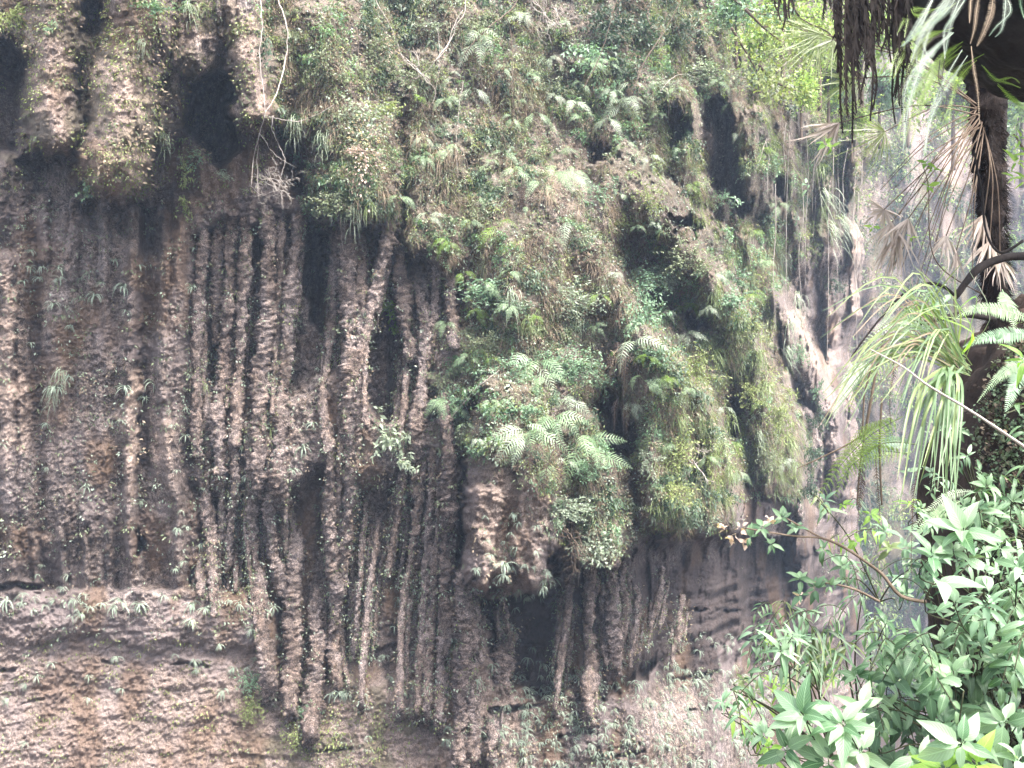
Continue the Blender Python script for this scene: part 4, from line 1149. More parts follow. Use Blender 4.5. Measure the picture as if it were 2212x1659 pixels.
# curtains of dead fern fronds on the cliff
for k, (x, y, ln, nf) in enumerate([(1125, 400, 105, 7), (1150, 395, 120, 6), (1345, 760, 150, 9), (1370, 870, 100, 6), (1330, 300, 60, 5), (1165, 960, 150, 7), (1200, 520, 60, 4), (1240, 420, 100, 5), (985, 960, 70, 3), (1290, 250, 50, 3)]):
    g = random.Random(k + 900); d = front(x, y, 12) - .18
    o = empty('dead_fern_curtain', P(x, y, d))
    for i in range(nf):
        f = link('dead_frond', frd('d', g.randrange(4)), o)
        m = ln * K * d * g.uniform(.7, 1.1)
        f.location = (g.uniform(-.3, .3), g.uniform(-.05, .08), g.uniform(-.1, .1)); f.scale = (m, m, m)
        f.rotation_euler = (g.uniform(.1, .35), g.uniform(-.12, .12), g.uniform(-.5, .5))
    name_it(o, 'hanging curtain of dead brown fern fronds', 'dead fern', None, x, y)

# ------------------------------------------------------------------ shrubs on the cliff
def crown_pts(n, seed, rx=1., ry=.6, rz=1., droop=.25):
    """leaf places on twigs that fan out of the root and droop"""
    g = np.random.default_rng(seed); P_ = []; S_ = []
    nt_ = max(8, n // 22)
    for t in range(nt_):
        a = g.uniform(0, 2 * np.pi); e = np.arccos(g.uniform(-1, 1))
        v = np.array([math.cos(a) * math.sin(e), -abs(math.sin(a) * math.sin(e)), math.cos(e)])
        ln = g.uniform(.55, 1.0); p = g.normal(size=3) * .12; q = [p.copy()]
        for k in range(22):
            p = p + v * ln / 22 + g.normal(size=3) * .012
            v = v + np.array([0, 0, -droop / 11]); v /= np.linalg.norm(v)
            q.append(p.copy())
            if k > 3: P_.append(p * np.array([rx, ry, rz]) + g.normal(size=3) * .035)
        S_.append([np.array(q[0]) * [rx, ry, rz], np.array(q[7]) * [rx, ry, rz], np.array(q[14]) * [rx, ry, rz], np.array(q[20]) * [rx, ry, rz]])
    return P_, S_
def twig_mesh(S_, r, mat, name='twigs'):
    V = []; F = []
    for q in S_:
        pts = [Vector(p) for p in q]
        b = len(V)
        for k, p in enumerate(pts):
            w = r * (1 - .75 * k / (len(pts) - 1))
            for j in range(3):
                V.append(p + Vector((math.cos(j * 2.094) * w, math.sin(j * 2.094) * w, math.sin(j * 2.094 + 1) * w * .6)))
        for k in range(len(pts) - 1):
            for j in range(3):
                F.append((b + 3 * k + j, b + 3 * k + (j + 1) % 3, b + 3 * k + 3 + (j + 1) % 3, b + 3 * k + 3 + j))
    return py_mesh(name, V, F, mat)
SHM = {}
def shrub_meshes(kind, v, n, leaf):
    key = (kind, v, n, leaf)
    if key not in SHM:
        pts, st = crown_pts(n, hash(key) % 9973 if False else (len(SHM) * 37 + 11), 1, .6, .9)
        SHM[key] = (leaf_cloud(0, pts, leaf, .3, M[kind], 'crown', .42, len(SHM)), twig_mesh(st, .012, M['twig']))
    return SHM[key]
SHRUBS = [  # x, y, radius x, radius y, leaf (relative), leaves, material, words
    (1250, 790, 75, 55, .09, 1500, 'mint', 'soft fine-leaved green bush'), (1225, 1095, 70, 45, .13, 900, 'sage', 'pale silvery bush'), (1285, 1180, 62, 58, .12, 900, 'sage', 'pale silvery bush'),
    (835, 940, 60, 62, .22, 330, 'sage', 'broad-leaved pale shrub'), (870, 1005, 34, 34, .30, 130, 'sage', 'broad-leaved pale shrub'), (1060, 625, 80, 48, .12, 900, 'mint', 'dense green bush'), (1110, 665, 60, 40, .12, 700, 'dark_green', 'dark leafy bush'),
    (1235, 650, 85, 50, .10, 1200, 'sage', 'grey-green bush'), (1390, 680, 60, 75, .11, 1100, 'mint', 'bright mint-green bush'), (1380, 610, 70, 50, .10, 900, 'mint', 'bright mint-green bush'), (1245, 680, 40, 30, .16, 300, 'dark_green', 'dark leafy bush'),
    (780, 260, 90, 62, .10, 1300, 'sage', 'pale sprawling shrub'), (790, 340, 70, 60, .10, 900, 'grey_green', 'grey-green shrub'), (730, 430, 70, 50, .10, 900, 'grey_green', 'grey-green shrub'), (820, 240, 60, 40, .13, 600, 'yellow_green', 'yellow-green shrub'),
    (1520, 160, 100, 42, .08, 1500, 'sage', 'wide pale shrub'), (1440, 185, 70, 34, .08, 900, 'sage', 'wide pale shrub'), (1590, 175, 50, 40, .09, 700, 'sage', 'wide pale shrub'),
    (1310, 60, 80, 75, .13, 1000, 'dark_green', 'dark leafy young tree'), (1270, 120, 60, 60, .14, 700, 'mint', 'soft green young tree'), (1340, 150, 65, 55, .13, 800, 'dark_green', 'dark leafy young tree'), (1390, 60, 60, 60, .13, 700, 'dark_green', 'dark leafy young tree'),
    (1310, 190, 40, 45, .14, 400, 'mint', 'soft green young tree'), (1590, 650, 55, 45, .13, 700, 'mint', 'fresh green shrub'), (1620, 700, 50, 50, .12, 700, 'yellow_green', 'yellow-green shrub'), (1580, 600, 45, 45, .12, 600, 'mint', 'fresh green shrub'),
    (1500, 560, 80, 50, .10, 900, 'grey_green', 'grey-green shrub'), (1440, 600, 60, 40, .11, 700, 'sage', 'pale shrub'), (1500, 800, 60, 60, .10, 1000, 'yellow_green', 'yellow-green shrub'), (1430, 760, 50, 45, .11, 700, 'mint', 'fresh green shrub'),
    (1460, 980, 70, 60, .10, 1100, 'yellow_green', 'yellow-green shrub'), (1450, 1060, 70, 50, .10, 900, 'yellow_green', 'yellow-green shrub'), (1400, 990, 40, 40, .11, 500, 'sage', 'pale shrub'), (1620, 850, 45, 45, .10, 700, 'yellow_green', 'grassy yellow-green shrub'),
    (1680, 900, 45, 60, .10, 900, 'yellow_green', 'grassy yellow-green shrub'), (1660, 980, 45, 45, .10, 700, 'grey_green', 'grey-green shrub'), (1765, 900, 30, 50, .14, 600, 'dark_green', 'dark ivy-like shrub'), (1755, 980, 32, 50, .14, 600, 'dark_green', 'dark ivy-like shrub'),
    (1770, 840, 26, 34, .14, 300, 'mint', 'fresh green shrub'), (1745, 1050, 34, 50, .14, 600, 'dark_green', 'dark ivy-like shrub'), (1800, 610, 34, 40, .14, 400, 'dark_green', 'dark ivy-like shrub'), (1730, 760, 34, 40, .12, 500, 'mint', 'fresh green shrub'),
    (400, 370, 30, 48, .16, 260, 'yellow_green', 'small-leaved yellow-green creeper'), (395, 440, 28, 50, .16, 200, 'yellow_green', 'small-leaved yellow-green creeper'), (425, 345, 36, 28, .16, 160, 'mint', 'small-leaved creeper'), (480, 375, 36, 24, .14, 260, 'sage', 'pale feathery shrub'),
    (845, 672, 26, 22, .34, 70, 'lime_leaf', 'lime-green leafy sprig'), (855, 708, 16, 18, .4, 36, 'lime_leaf', 'lime-green leafy sprig'), (340, 15, 60, 26, .14, 600, 'mint', 'fresh green shrub'), (395, 12, 36, 26, .14, 300, 'mint', 'fresh green shrub'), (35, 35, 60, 50, .12, 700, 'yellow_green', 'yellow-green shrub'),
    (110, 60, 30, 24, .14, 250, 'mint', 'fresh green shrub'), (185, 415, 22, 30, .2, 160, 'mint', 'dark glossy tuft of leaves'), (545, 1470, 44, 38, .11, 600, 'mint', 'fresh green shrub'), (540, 1530, 50, 40, .10, 600, 'yellow_green', 'low yellow-green shrub'),
    (660, 1540, 40, 40, .12, 500, 'mint', 'fresh green shrub'), (650, 1590, 50, 40, .10, 600, 'yellow_green', 'low yellow-green shrub'), (975, 870, 50, 45, .12, 600, 'mint', 'fresh green shrub'), (945, 820, 40, 36, .12, 500, 'grey_green', 'grey-green shrub'),
    (1100, 800, 70, 50, .10, 900, 'mint', 'fresh green shrub'), (1190, 770, 60, 50, .10, 700, 'mint', 'fresh green shrub'), (1050, 740, 60, 36, .10, 700, 'grey_green', 'grey-green shrub'), (1300, 830, 45, 36, .10, 600, 'mint', 'soft fine-leaved green bush'),
    (1260, 1010, 60, 45, .11, 700, 'mint', 'fresh green shrub'), (1140, 890, 50, 34, .12, 500, 'mint', 'fresh green shrub'), (700, 130, 60, 60, .09, 700, 'grey_green', 'grey-green shrub'), (820, 100, 80, 60, .09, 900, 'grey_green', 'grey-green shrub'),
    (900, 170, 60, 60, .10, 800, 'grey_green', 'grey-green shrub'), (1020, 60, 60, 50, .10, 700, 'grey_green', 'grey-green shrub'), (930, 60, 60, 40, .10, 700, 'sage', 'pale shrub'), (1190, 200, 60, 50, .10, 700, 'grey_green', 'grey-green shrub'),
    (1560, 430, 40, 34, .12, 400, 'mint', 'fresh green shrub'), (1400, 430, 50, 50, .10, 600, 'yellow_green', 'yellow-green shrub'), (1350, 480, 40, 40, .10, 500, 'yellow_green', 'yellow-green shrub'), (1290, 420, 50, 40, .11, 600, 'mint', 'fresh green shrub'),
    (1560, 55, 70, 60, .10, 800, 'grey_green', 'grey-green shrub'), (1470, 60, 70, 60, .10, 800, 'dark_green', 'dark leafy young tree'), (1640, 160, 40, 45, .11, 500, 'mint', 'soft green young tree'), (1530, 1000, 40, 60, .10, 700, 'yellow_green', 'grassy yellow-green shrub')]
for k, (x, y, rx, ry, lf, n, kind, words) in enumerate(SHRUBS):
    d = front(x, y, 16) - .12
    cr, tw = shrub_meshes(kind, k % 3, int(round(n, -2)) if n > 300 else n, lf)
    o = empty('cliff_shrub', P(x, y, d))
    for nm, me_ in (('crown', cr), ('twigs', tw)):
        c = link(nm, me_, o)
        c.rotation_euler = (0, random.Random(k).uniform(-.4, .4), random.Random(k + 1).uniform(-.3, .3))
    o.scale = (rx * K * d * 1.1, (rx + ry) * .5 * K * d * .75, ry * K * d * 1.1)
    name_it(o, words, 'shrub', 'shrubs growing on the cliff', x, y)
# the bright spray of a tree reaching over the blue alcove, leaf clouds on long twigs
for k, (pts, cl) in enumerate([([(1610, 20), (1650, 60), (1700, 100), (1745, 140)], 'yellow_green'), ([(1640, 140), (1665, 170), (1700, 190), (1735, 200)], 'yellow_green'), ([(1580, 60), (1610, 110), (1640, 160), (1680, 200)], 'yellow_green'),
                               ([(1560, -20), (1600, 10), (1640, 30), (1700, 30)], 'mint'), ([(1700, -20), (1730, 40), (1790, 70), (1820, 120)], 'yellow_green'), ([(1650, 60), (1700, 50), (1750, 70), (1800, 60)], 'yellow_green')]):
    dd = 14.5 + k * .5
    p3 = [P(x, y, dd + .3 * i) for i, (x, y) in enumerate(pts)]
    o = link('leafy_branch', tube_mesh('leafy_branch', p3, [.03, .02, .014, .006], M['twig'], seg=5, step=.2))
    g = np.random.default_rng(k + 60); q = []
    for i in range(300):
        t = g.uniform(.1, 1) * 2.999; j = int(t); t -= j
        c = p3[j].lerp(p3[j + 1], t)
        q.append([c.x + g.normal() * .16, c.y + g.normal() * .2, c.z + g.normal() * .12 - .05])
    lv = link('foliage', leaf_cloud(0, q, .10, .3, M[cl], 'foliage', .5, k), o)
    name_it(o, 'slender branch with bright yellow-green leaves', 'branch', 'bright branches over the right of the cliff', pts[1][0], pts[1][1], 'reaching over the blue alcove at the upper right')

# ------------------------------------------------------------------ grass tufts
gt = [thatch_mesh('blades', M['grass'], 26, 1.0, 81, .035, .25, 5), thatch_mesh('blades', M['sage'], 30, 1.0, 82, .03, .25, 5), thatch_mesh('blades', M['dry'], 34, 1.0, 83, .028, .5, 5)]
GR = [(438, 10, 40, 0), (415, 20, 44, 1), (310, 100, 32, 1), (362, 300, 44, 1), (437, 830, 40, 0), (135, 812, 46, 1), (118, 850, 44, 1), (550, 920, 34, 1), (590, 925, 30, 0), (800, 445, 50, 0), (735, 430, 44, 1), (770, 460, 50, 1), (640, 270, 50, 1), (700, 300, 46, 1),
      (1545, 760, 60, 0), (1520, 740, 50, 0), (1575, 900, 60, 0), (1640, 760, 60, 0), (1700, 760, 50, 1), (1655, 830, 60, 0), (1690, 900, 64, 0), (1705, 950, 60, 0), (1715, 1000, 50, 0), (1560, 960, 60, 0), (1575, 1010, 60, 0), (1110, 640, 50, 1), (1140, 690, 50, 0),
      (1250, 700, 50, 1), (1470, 900, 50, 0), (1710, 700, 50, 1), (1725, 650, 50, 1), (1790, 430, 70, 1), (1800, 500, 60, 1), (940, 350, 66, 2), (985, 340, 60, 2), (965, 330, 66, 2), (900, 300, 50, 2), (1240, 450, 60, 2), (1345, 770, 80, 2), (1330, 790, 70, 2),
      (1180, 420, 60, 2), (820, 420, 50, 2), (1690, 560, 50, 1), (1440, 930, 44, 2), (1280, 1190, 60, 2), (1240, 1150, 60, 2), (1510, 1040, 50, 1), (1640, 940, 40, 1), (1770, 360, 60, 0), (1820, 480, 60, 1)]
for k, (x, y, s_, v) in enumerate(GR):
    d = front(x, y, 10) - .06
    o = link('grass_tuft', gt[v]); m = s_ * K * d
    o.location = P(x, y, d); o.scale = (m, m, m); o.rotation_euler = (random.Random(k).uniform(-.2, .2), random.Random(k).uniform(-.3, .3), random.Random(k + 5).uniform(-.4, .4))
    name_it(o, ('arching green grass tuft', 'pale arching grass tuft', 'hanging tuft of dry brown grass')[v], 'grass', 'grass tufts on the cliff', x, y)

# ------------------------------------------------------------------ vines, roots and bare twigs
def spline_(pts, n):
    pts = [Vector(p) for p in pts]; m = len(pts) - 1; out = []
    for k in range(n + 1):
        t = k / n * m; i = min(int(t), m - 1); t -= i
        p0 = pts[max(i - 1, 0)]; p1 = pts[i]; p2 = pts[i + 1]; p3 = pts[min(i + 2, m)]
        out.append(0.5 * ((2 * p1) + (p2 - p0) * t + (2 * p0 - 5 * p1 + 4 * p2 - p3) * t * t + (3 * p1 - p0 - 3 * p2 + p3) * t ** 3))
    return out
VN = [  # path, radius mm, stand-off, material, words
    ([(560, -60), (562, 0), (566, 60), (560, 120), (569, 195), (573, 245)], 16, .7, 'vine', 'pale straight vine hanging in front of the left of two vines'),
    ([(598, -60), (602, 0), (620, 60), (617, 130), (600, 195), (573, 245), (562, 285), (548, 340), (543, 400)], 18, .8, 'vine', 'pale winding vine crossing its neighbour above the forked columns'),
    ([(573, 250), (600, 256), (640, 262), (680, 250), (722, 226)], 10, .8, 'vine', 'thin pale vine running sideways to the bushy boss'),
    ([(590, 250), (588, 280), (600, 310), (615, 345), (606, 385), (600, 420)], 11, .8, 'vine', 'pale vine bending down beside the narrow cave'),
    ([(560, 288), (556, 330), (556, 380), (558, 430)], 10, .8, 'vine', 'thin pale vine end dangling among bare twigs'),
    ([(562, 290), (590, 330), (618, 350), (640, 362)], 8, .8, 'vine', 'thin vine slanting to the narrow cave'),
    ([(806, -60), (812, 0), (845, 60), (868, 120), (895, 148), (930, 180), (941, 200), (934, 224)], 14, .6, 'vine', 'long pale vine sweeping down to a curled end'),
    ([(1002, -60), (1006, 20), (985, 55), (975, 85), (950, 118), (925, 150), (900, 168)], 18, .6, 'vine', 'whitest thick vine sagging in a loop from the top'),
    ([(1000, 22), (978, 60), (968, 100), (940, 130), (890, 145)], 12, .6, 'vine', 'second white vine running beside the thick looped one'),
    ([(735, 468), (738, 510), (742, 540), (757, 565), (772, 592)], 11, .7, 'vine', 'short white vine ending in a kink over the tall slot'),
    ([(770, 60), (775, 100), (770, 160), (780, 200)], 8, .4, 'twig', 'thin brown vine in front of the pale sprawling shrub'),
    ([(1125, -30), (1110, 15), (1060, 55), (1020, 95), (1003, 120)], 22, .5, 'twig', 'dark slanting branch above the pale ferns'),
    ([(1108, 200), (1108, 130), (1104, 70), (1092, 35)], 9, .4, 'twig', 'straight grey root hanging beside the dark slanting branch'),
    ([(978, 900), (1010, 860), (1040, 830), (1078, 800)], 12, .5, 'vine', 'straight pale stem leaning across the central ferns'),
    ([(946, 60), (950, 130), (940, 200)], 7, .3, 'vine', 'thin grey liana left of the white looped vine'),
    ([(1260, 190), (1300, 110), (1320, 40), (1340, -30)], 16, .6, 'twig', 'slender grey trunk rising behind the dark leafy trees'),
    ([(1370, 190), (1400, 120), (1440, 60), (1480, -20)], 16, .9, 'twig', 'slender trunk slanting up to the right of the dark leafy trees'),
    ([(1380, 150), (1430, 70), (1440, 0)], 10, .9, 'twig', 'thin forked stem behind the wide pale shrub'),
    ([(1425, 200), (1450, 170), (1480, 160), (1510, 172)], 9, .5, 'vine', 'crooked bare twig under the wide pale shrub'),
    ([(1443, 260), (1446, 215), (1440, 190)], 8, .4, 'vine', 'short root hanging from the wide pale shrub'),
    ([(1265, 1230), (1262, 1300), (1275, 1340), (1290, 1370)], 5, .4, 'twig', 'thread-thin root dangling in the dark alcove'),
    ([(1316, 1220), (1322, 1290), (1326, 1340), (1345, 1430)], 5, .6, 'twig', 'thread-thin root beside the knobbly column cluster'),
    ([(1000, 175), (985, 300), (990, 380)], 6, .3, 'vine', 'thin grey stem hanging through the central growth'),
    ([(1640, 350), (1660, 300), (1700, 330), (1720, 420)], 8, .5, 'vine', 'thin looping liana on the far right wall'),
    ([(1760, 330), (1762, 420), (1756, 520)], 8, .4, 'vine', 'straight grey root on the plain right wall')]
for k, (pts, rmm, off, mt, words) in enumerate(VN):
    ds = [front(x, y, 14) for x, y in pts]
    d0 = sum(sorted(ds)[:2]) / 2
    p3 = [P(x, y, .5 * d_ + .5 * d0 - off) for (x, y), d_ in zip(pts, ds)]
    gj = random.Random(k); p3 = [q_ + Vector((gj.uniform(-.012, .012), 0, gj.uniform(-.01, .01))) if 0 < i < 3 * len(p3) else q_ for i, q_ in enumerate(spline_(p3, 4 * len(p3)))]
    r0 = rmm * .001 * (.62 if mt == 'vine' else .8)
    o = link('hanging_vine' if mt == 'vine' else 'bare_stem', tube_mesh('vine', p3, [r0 * (1 - .5 * i / (len(p3) - 1)) for i in range(len(p3))], M[mt], seg=6, lump=.7, step=.05, seed=k))
    tag(o, words, 'vine' if mt == 'vine' else 'branch')

g = random.Random(404)
for k in range(16):      # thin lianas trailing down the right-hand wall
    x = 1665 + 15 * k + g.uniform(-6, 6); y = g.uniform(230, 420); ln = g.uniform(120, 420)
    if x > 1862: x = 1862 - g.uniform(0, 20)
    q_ = [(x + g.uniform(-7, 7), y + ln * t) for t in (0, .3, .6, 1)]
    d_ = min(front(a_, b_, 8) for a_, b_ in q_) - .15
    o = link('hanging_vine', tube_mesh('vine', [P(a_, b_, d_) for a_, b_ in q_], [.012, .011, .009, .005], M['vine'], seg=5, lump=.6, step=.15, seed=k))
    name_it(o, ('long' if ln > 270 else 'short') + ' thin liana', 'vine', 'lianas trailing down the right wall', x, y, 'trailing down the hazy right wall')

def tangle(seed, c, rx, ry, n, r0, mat, fork=3, down=.3):
    """a bare branching tangle of twigs as one mesh"""
    g = random.Random(seed); V = []; F = []
    def seg(p, v, ln, r, lvl):
        pts = [p]; q = p.copy(); w = v.copy()
        for k in range(6):
            w = (w + Vector((g.uniform(-.35, .35), g.uniform(-.2, .2), g.uniform(-.35, .35) - down * .12))).normalized()
            q = q + w * ln / 6; pts.append(q.copy())
            if lvl < fork and g.random() < .45: seg(q.copy(), (w + Vector((g.uniform(-.9, .9), g.uniform(-.4, .4), g.uniform(-.9, .9)))).normalized(), ln * .62, r * .6, lvl + 1)
        b = len(V)
        for k, x in enumerate(pts):
            rr2 = r * (1 - .6 * k / 6)
            for j in range(3): V.append(x + Vector((math.cos(j * 2.1) * rr2, math.sin(j * 2.1) * rr2, math.sin(j * 2.1 + 1) * rr2)))
        for k in range(6):
            for j in range(3): F.append((b + 3 * k + j, b + 3 * k + (j + 1) % 3, b + 3 * k + 3 + (j + 1) % 3, b + 3 * k + 3 + j))
    for k in range(n):
        a = g.uniform(0, 6.28)
        seg(Vector((g.uniform(-.1, .1) * rx, 0, g.uniform(-.1, .1) * ry)), Vector((math.cos(a), -.2, math.sin(a))).normalized(), (rx + ry) * .5 * g.uniform(.6, 1), r0, 0)
    return py_mesh('twigs', V, F, mat)
for k, (x, y, rx, ry, n, mt, words) in enumerate([(1175, 25, 60, 36, 8, 'vine', 'tangle of pale bare twigs at the top of the cliff'), (1215, 55, 45, 40, 7, 'vine', 'pale bare twigs hanging beside the dark leafy tree'), (600, 410, 46, 40, 9, 'vine', 'pale bare twig tangle above the fused columns'), (575, 385, 40, 30, 6, 'vine', 'bare twigs at the end of the winding vine'),
        (790, 330, 34, 40, 6, 'petal', 'pinkish dry twigs on the bushy hanging boss'), (1230, 1160, 50, 60, 7, 'twig', 'brown root mass under the pale silvery bush'), (1500, 1000, 50, 24, 5, 'vine', 'dry grey twigs left of the grassy cone'), (900, 145, 50, 30, 5, 'vine', 'dry twigs where the white vines meet'), (625, 560, 14, 40, 3, 'vine', 'little white leafless sprig over the dark slot'), (1400, 30, 70, 60, 5, 'twig', 'thin dark stems among the upper trees')]):
    d = front(x, y, 12) - .45
    o = link('twig_tangle', tangle(k + 40, None, rx * K * d, ry * K * d, n, .012, M[mt])); o.location = P(x, y, d)
    tag(o, words, 'twigs')
# dry flower heads on the bushy boss
d = front(775, 300, 10) - .5
o = empty('dry_flower_cluster', (0, 0, 0)); tag(link('petals', leaf_cloud(0, np.random.default_rng(3).normal(size=(260, 3)) * np.array([.16, .1, .34]), .05, .2, M['petal'], 'petals', .7, 3), o), kind='stuff'); o.location = P(783, 325, d)
tag(o, 'pinkish dry flower heads hanging on the bushy boss', 'flowers')
o = empty('dry_flower_cluster', (0, 0, 0)); tag(link('petals', leaf_cloud(0, np.random.default_rng(4).normal(size=(90, 3)) * np.array([.12, .08, .14]), .05, .2, M['petal'], 'petals', .7, 4), o), kind='stuff'); o.location = P(835, 105, front(835, 105, 10) - .4)
tag(o, 'small pale dry flower spray high above the bushy boss', 'flowers')
settle(); _pool.clear()

# ================================================================== foreground, right-hand side
def spline(pts, n):
    """n+1 points of a Catmull-Rom curve through pts"""
    pts = [Vector(p) for p in pts]; m = len(pts) - 1; out = []
    for k in range(n + 1):
        t = k / n * m; i = min(int(t), m - 1); t -= i
        p0 = pts[max(i - 1, 0)]; p1 = pts[i]; p2 = pts[i + 1]; p3 = pts[min(i + 2, m)]
        out.append(0.5 * ((2 * p1) + (p2 - p0) * t + (2 * p0 - 5 * p1 + 4 * p2 - p3) * t * t + (3 * p1 - p0 - 3 * p2 + p3) * t ** 3))
    return out

def path_frond(name, pts, pairs, pin, mat, parent=None, origin=None, tilt=20, pw=.2, face=(0, -1, .25), droop=.15, stalk=.08, tip=.08, seed=0, ragged=0., rachis=.0016, curl=0., env_pow=.8):
    """a fern frond laid along a given curve; pinnae spread square to 'face'"""
    g = random.Random(seed); C_ = spline(pts, pairs + 1); o0 = origin or C_[0]; V = []; F = []
    fc = Vector(face).normalized()
    for k, p in enumerate(C_):
        T = (C_[min(k + 1, pairs + 1)] - C_[max(k - 1, 0)]).normalized()
        sd = T.cross(fc).normalized(); w = rachis * (1 - .6 * k / pairs)
        V += [p + sd * w - o0, p - sd * w - o0]
        if k: F.append((2 * k - 2, 2 * k - 1, 2 * k + 1, 2 * k))
    for k in range(1, pairs + 1):
        u = k / (pairs + 1)
        if u < stalk: continue
        u = (u - stalk) / (1 - stalk)
        env = max(tip, min(1, .3 + u * 3) * (1 - u) ** env_pow * 1.15); env = min(env, 1)
        T = (C_[k + 1] - C_[k - 1]).normalized(); sd = T.cross(fc).normalized()
        for s in (1, -1):
            if g.random() < ragged * .5: continue
            ln = pin * env * g.uniform(1 - ragged, 1.05)
            d = (sd * s * math.cos(R(tilt)) + T * math.sin(R(tilt)) + fc * g.uniform(-.15, .15 + ragged)).normalized()
            d = (d + Vector((g.uniform(-1, 1), g.uniform(-1, 1), g.uniform(-1, .4))) * ragged * .8).normalized()
            wv = T * (ln * pw * .5) if pw > 0 else T * (-pw * .5)
            b = len(V); o = C_[k] - o0; dz = Vector((0, 0, -ln * (droop + curl * g.random())))
            V += [o - wv * .7, o + wv * .7, o + d * ln * .5 + wv + dz * .25, o + d * ln * .5 - wv + dz * .25, o + d * ln + dz]
            F += [(b, b + 3, b + 2, b + 1), (b + 3, b + 4, b + 2)]
    o = link(name, py_mesh(name, V, F, mat, smooth=False), parent)
    if parent is None: o.location = o0
    return o

def path_blade(pts, w, mat, parent, origin, seed=0, n=10):
    g = random.Random(seed); C_ = spline(pts, n); V = []; F = []
    nrm = Vector((g.uniform(-.5, .5), -1, g.uniform(0, .8))).normalized()
    for k, p in enumerate(C_):
        T = (C_[min(k + 1, n)] - C_[max(k - 1, 0)]).normalized(); sd = T.cross(nrm).normalized(); up = sd.cross(T)
        ww = w * .5 * min(1, .4 + 2 * k / n) * (1 - (k / n) ** 2.2) + .0003
        V += [p + sd * ww + up * ww * .35 - origin, p - origin, p - sd * ww + up * ww * .35 - origin]
        if k:
            b = 3 * k; F += [(b - 3, b - 2, b + 1, b), (b - 2, b - 1, b + 2, b + 1)]
    return link('blade', py_mesh('blade', V, F, mat), parent)

def tube(name, pts, r, mat, parent=None, seg=7, step=.03, lump=.2, seed=0, origin=None):
    """a round stem; with a parent its points are given relative to origin"""
    o0 = Vector(origin) if origin is not None else Vector((0, 0, 0))
    rads = r if isinstance(r, (list, tuple)) else [r] * len(pts)
    return link(name, tube_mesh(name, [Vector(p) - o0 for p in pts], list(rads), mat, seg=seg, lump=lump, step=step, seed=seed), parent)

def ico_lump(name, c, ax, mat, amp=.2, freq=1.6, seed=0, sub=56, rot=0., rel=None):
    th = np.linspace(0, np.pi, sub); ph = np.linspace(0, 2 * np.pi, sub * 2, endpoint=False)
    T, Ph = np.meshgrid(th, ph, indexing='ij')
    x, y, z = np.sin(T) * np.cos(Ph), np.sin(T) * np.sin(Ph), np.cos(T)
    r = 1 + amp * (fbm(x * freq + 5 + z, y * freq + z * freq + seed, seed, 5) - .5) * 2 + amp * .35 * (fbm(x * freq * 4 + z * 3, y * freq * 4 + z * 5, seed + 3, 3) - .5) * 2
    V = np.stack([x * r * ax[0], y * r * ax[1], z * r * ax[2]], -1).reshape(-1, 3)
    if rot:
        c_, s_ = math.cos(rot), math.sin(rot); V = np.stack([V[:, 0] * c_ - V[:, 2] * s_, V[:, 1], V[:, 0] * s_ + V[:, 2] * c_], -1)
    m = sub * 2; i = np.arange(sub - 1)[:, None] * m; j = np.arange(m)[None]; jn = (j + 1) % m
    F = np.stack([i + j, i + m + j, i + m + jn, i + jn], -1).reshape(-1, 4)
    o = link(name, np_mesh(name, V, F, mat)); o.location = c
    return o, V + np.array(c)

# --- far trees above the gorge
FT = []
for v in range(3):
    pts, st = crown_pts(2400, 700 + v, 1, .7, .8, .35)
    FT.append((leaf_cloud(0, pts, .085, .2, M['far_leaf'] if v != 1 else M['mint'], 'crown', .5, v), twig_mesh(st, .016, M['twig'])))
for k, (x, y, d, r, v, w) in enumerate([(1640, 90, 20.5, 60, 0, 'small yellow-green tree crown over the pale wide shrub'), (1730, 190, 23, 60, 0, 'light green bush crown above the plain right wall'), (1790, 160, 25, 70, 2, 'light green tree crown left of the dead brown fan'), (1840, 250, 27, 55, 0, 'low light green crown on the pale rib'), (1690, 20, 21, 95, 0, 'pale green tree crown over the upper right of the cliff'), (1770, 70, 24, 90, 0, 'yellow-green tree crown left of the fan palm leaves'), (1590, 10, 18, 70, 1, 'soft green tree crown at the top beside the slender stems'),
                                        (1860, 60, 27, 120, 0, 'hazy tree crown behind the hanging dead fronds'), (1960, 150, 44, 90, 0, 'hazy tree crown behind the comb-like fern fronds'), (1900, 190, 38, 70, 1, 'hazy green tree on the edge of the far wall'),
                                        (2060, 200, 46, 90, 0, 'bright tree crown behind the hairy palm trunk'), (2150, 240, 48, 80, 1, 'bright hazy tree right of the hairy palm trunk'), (2210, 200, 50, 110, 0, 'bright tree crown at the picture edge under the overhang'),
                                        (1800, 210, 32, 60, 1, 'low hazy tree under the dead brown fan leaf'), (1980, 10, 46, 50, 0, 'sparse bright crown against the sky'), (2060, 90, 48, 80, 0, 'pale tree crown glimpsed between the comb-like fern fronds'), (2160, 110, 50, 100, 2, 'pale tree crown hidden behind the overhang')]):
    o = empty('far_tree', P(x, y, d)); cr, tw = FT[v]
    a = link('crown', cr, o); b = link('limbs', tw, o); a.rotation_euler = b.rotation_euler = (0, 0, .9 * k)
    m = r * K * d * 1.15; o.scale = (m, m, m)
    t = tube_mesh('trunk', [(.05, .1, -1.6), (.02, .05, -.8), (0, 0, 0)], [.05, .04, .02], M['twig'], seg=6, lump=.2, step=.1, seed=k); link('trunk', t, o)
    tag(o, w, 'tree', 'trees above the gorge')

# --- overhanging rock at the upper right corner
rock, _ = ico_lump('overhanging_rock', P(2268, 0, 3.3), (300 * K * 3.3, .55, 172 * K * 3.3), M['dark_rock'], .22, 1.7, 4, 64, rot=R(-24))
tag(rock, 'dark damp rock overhanging the upper right corner', 'rock')

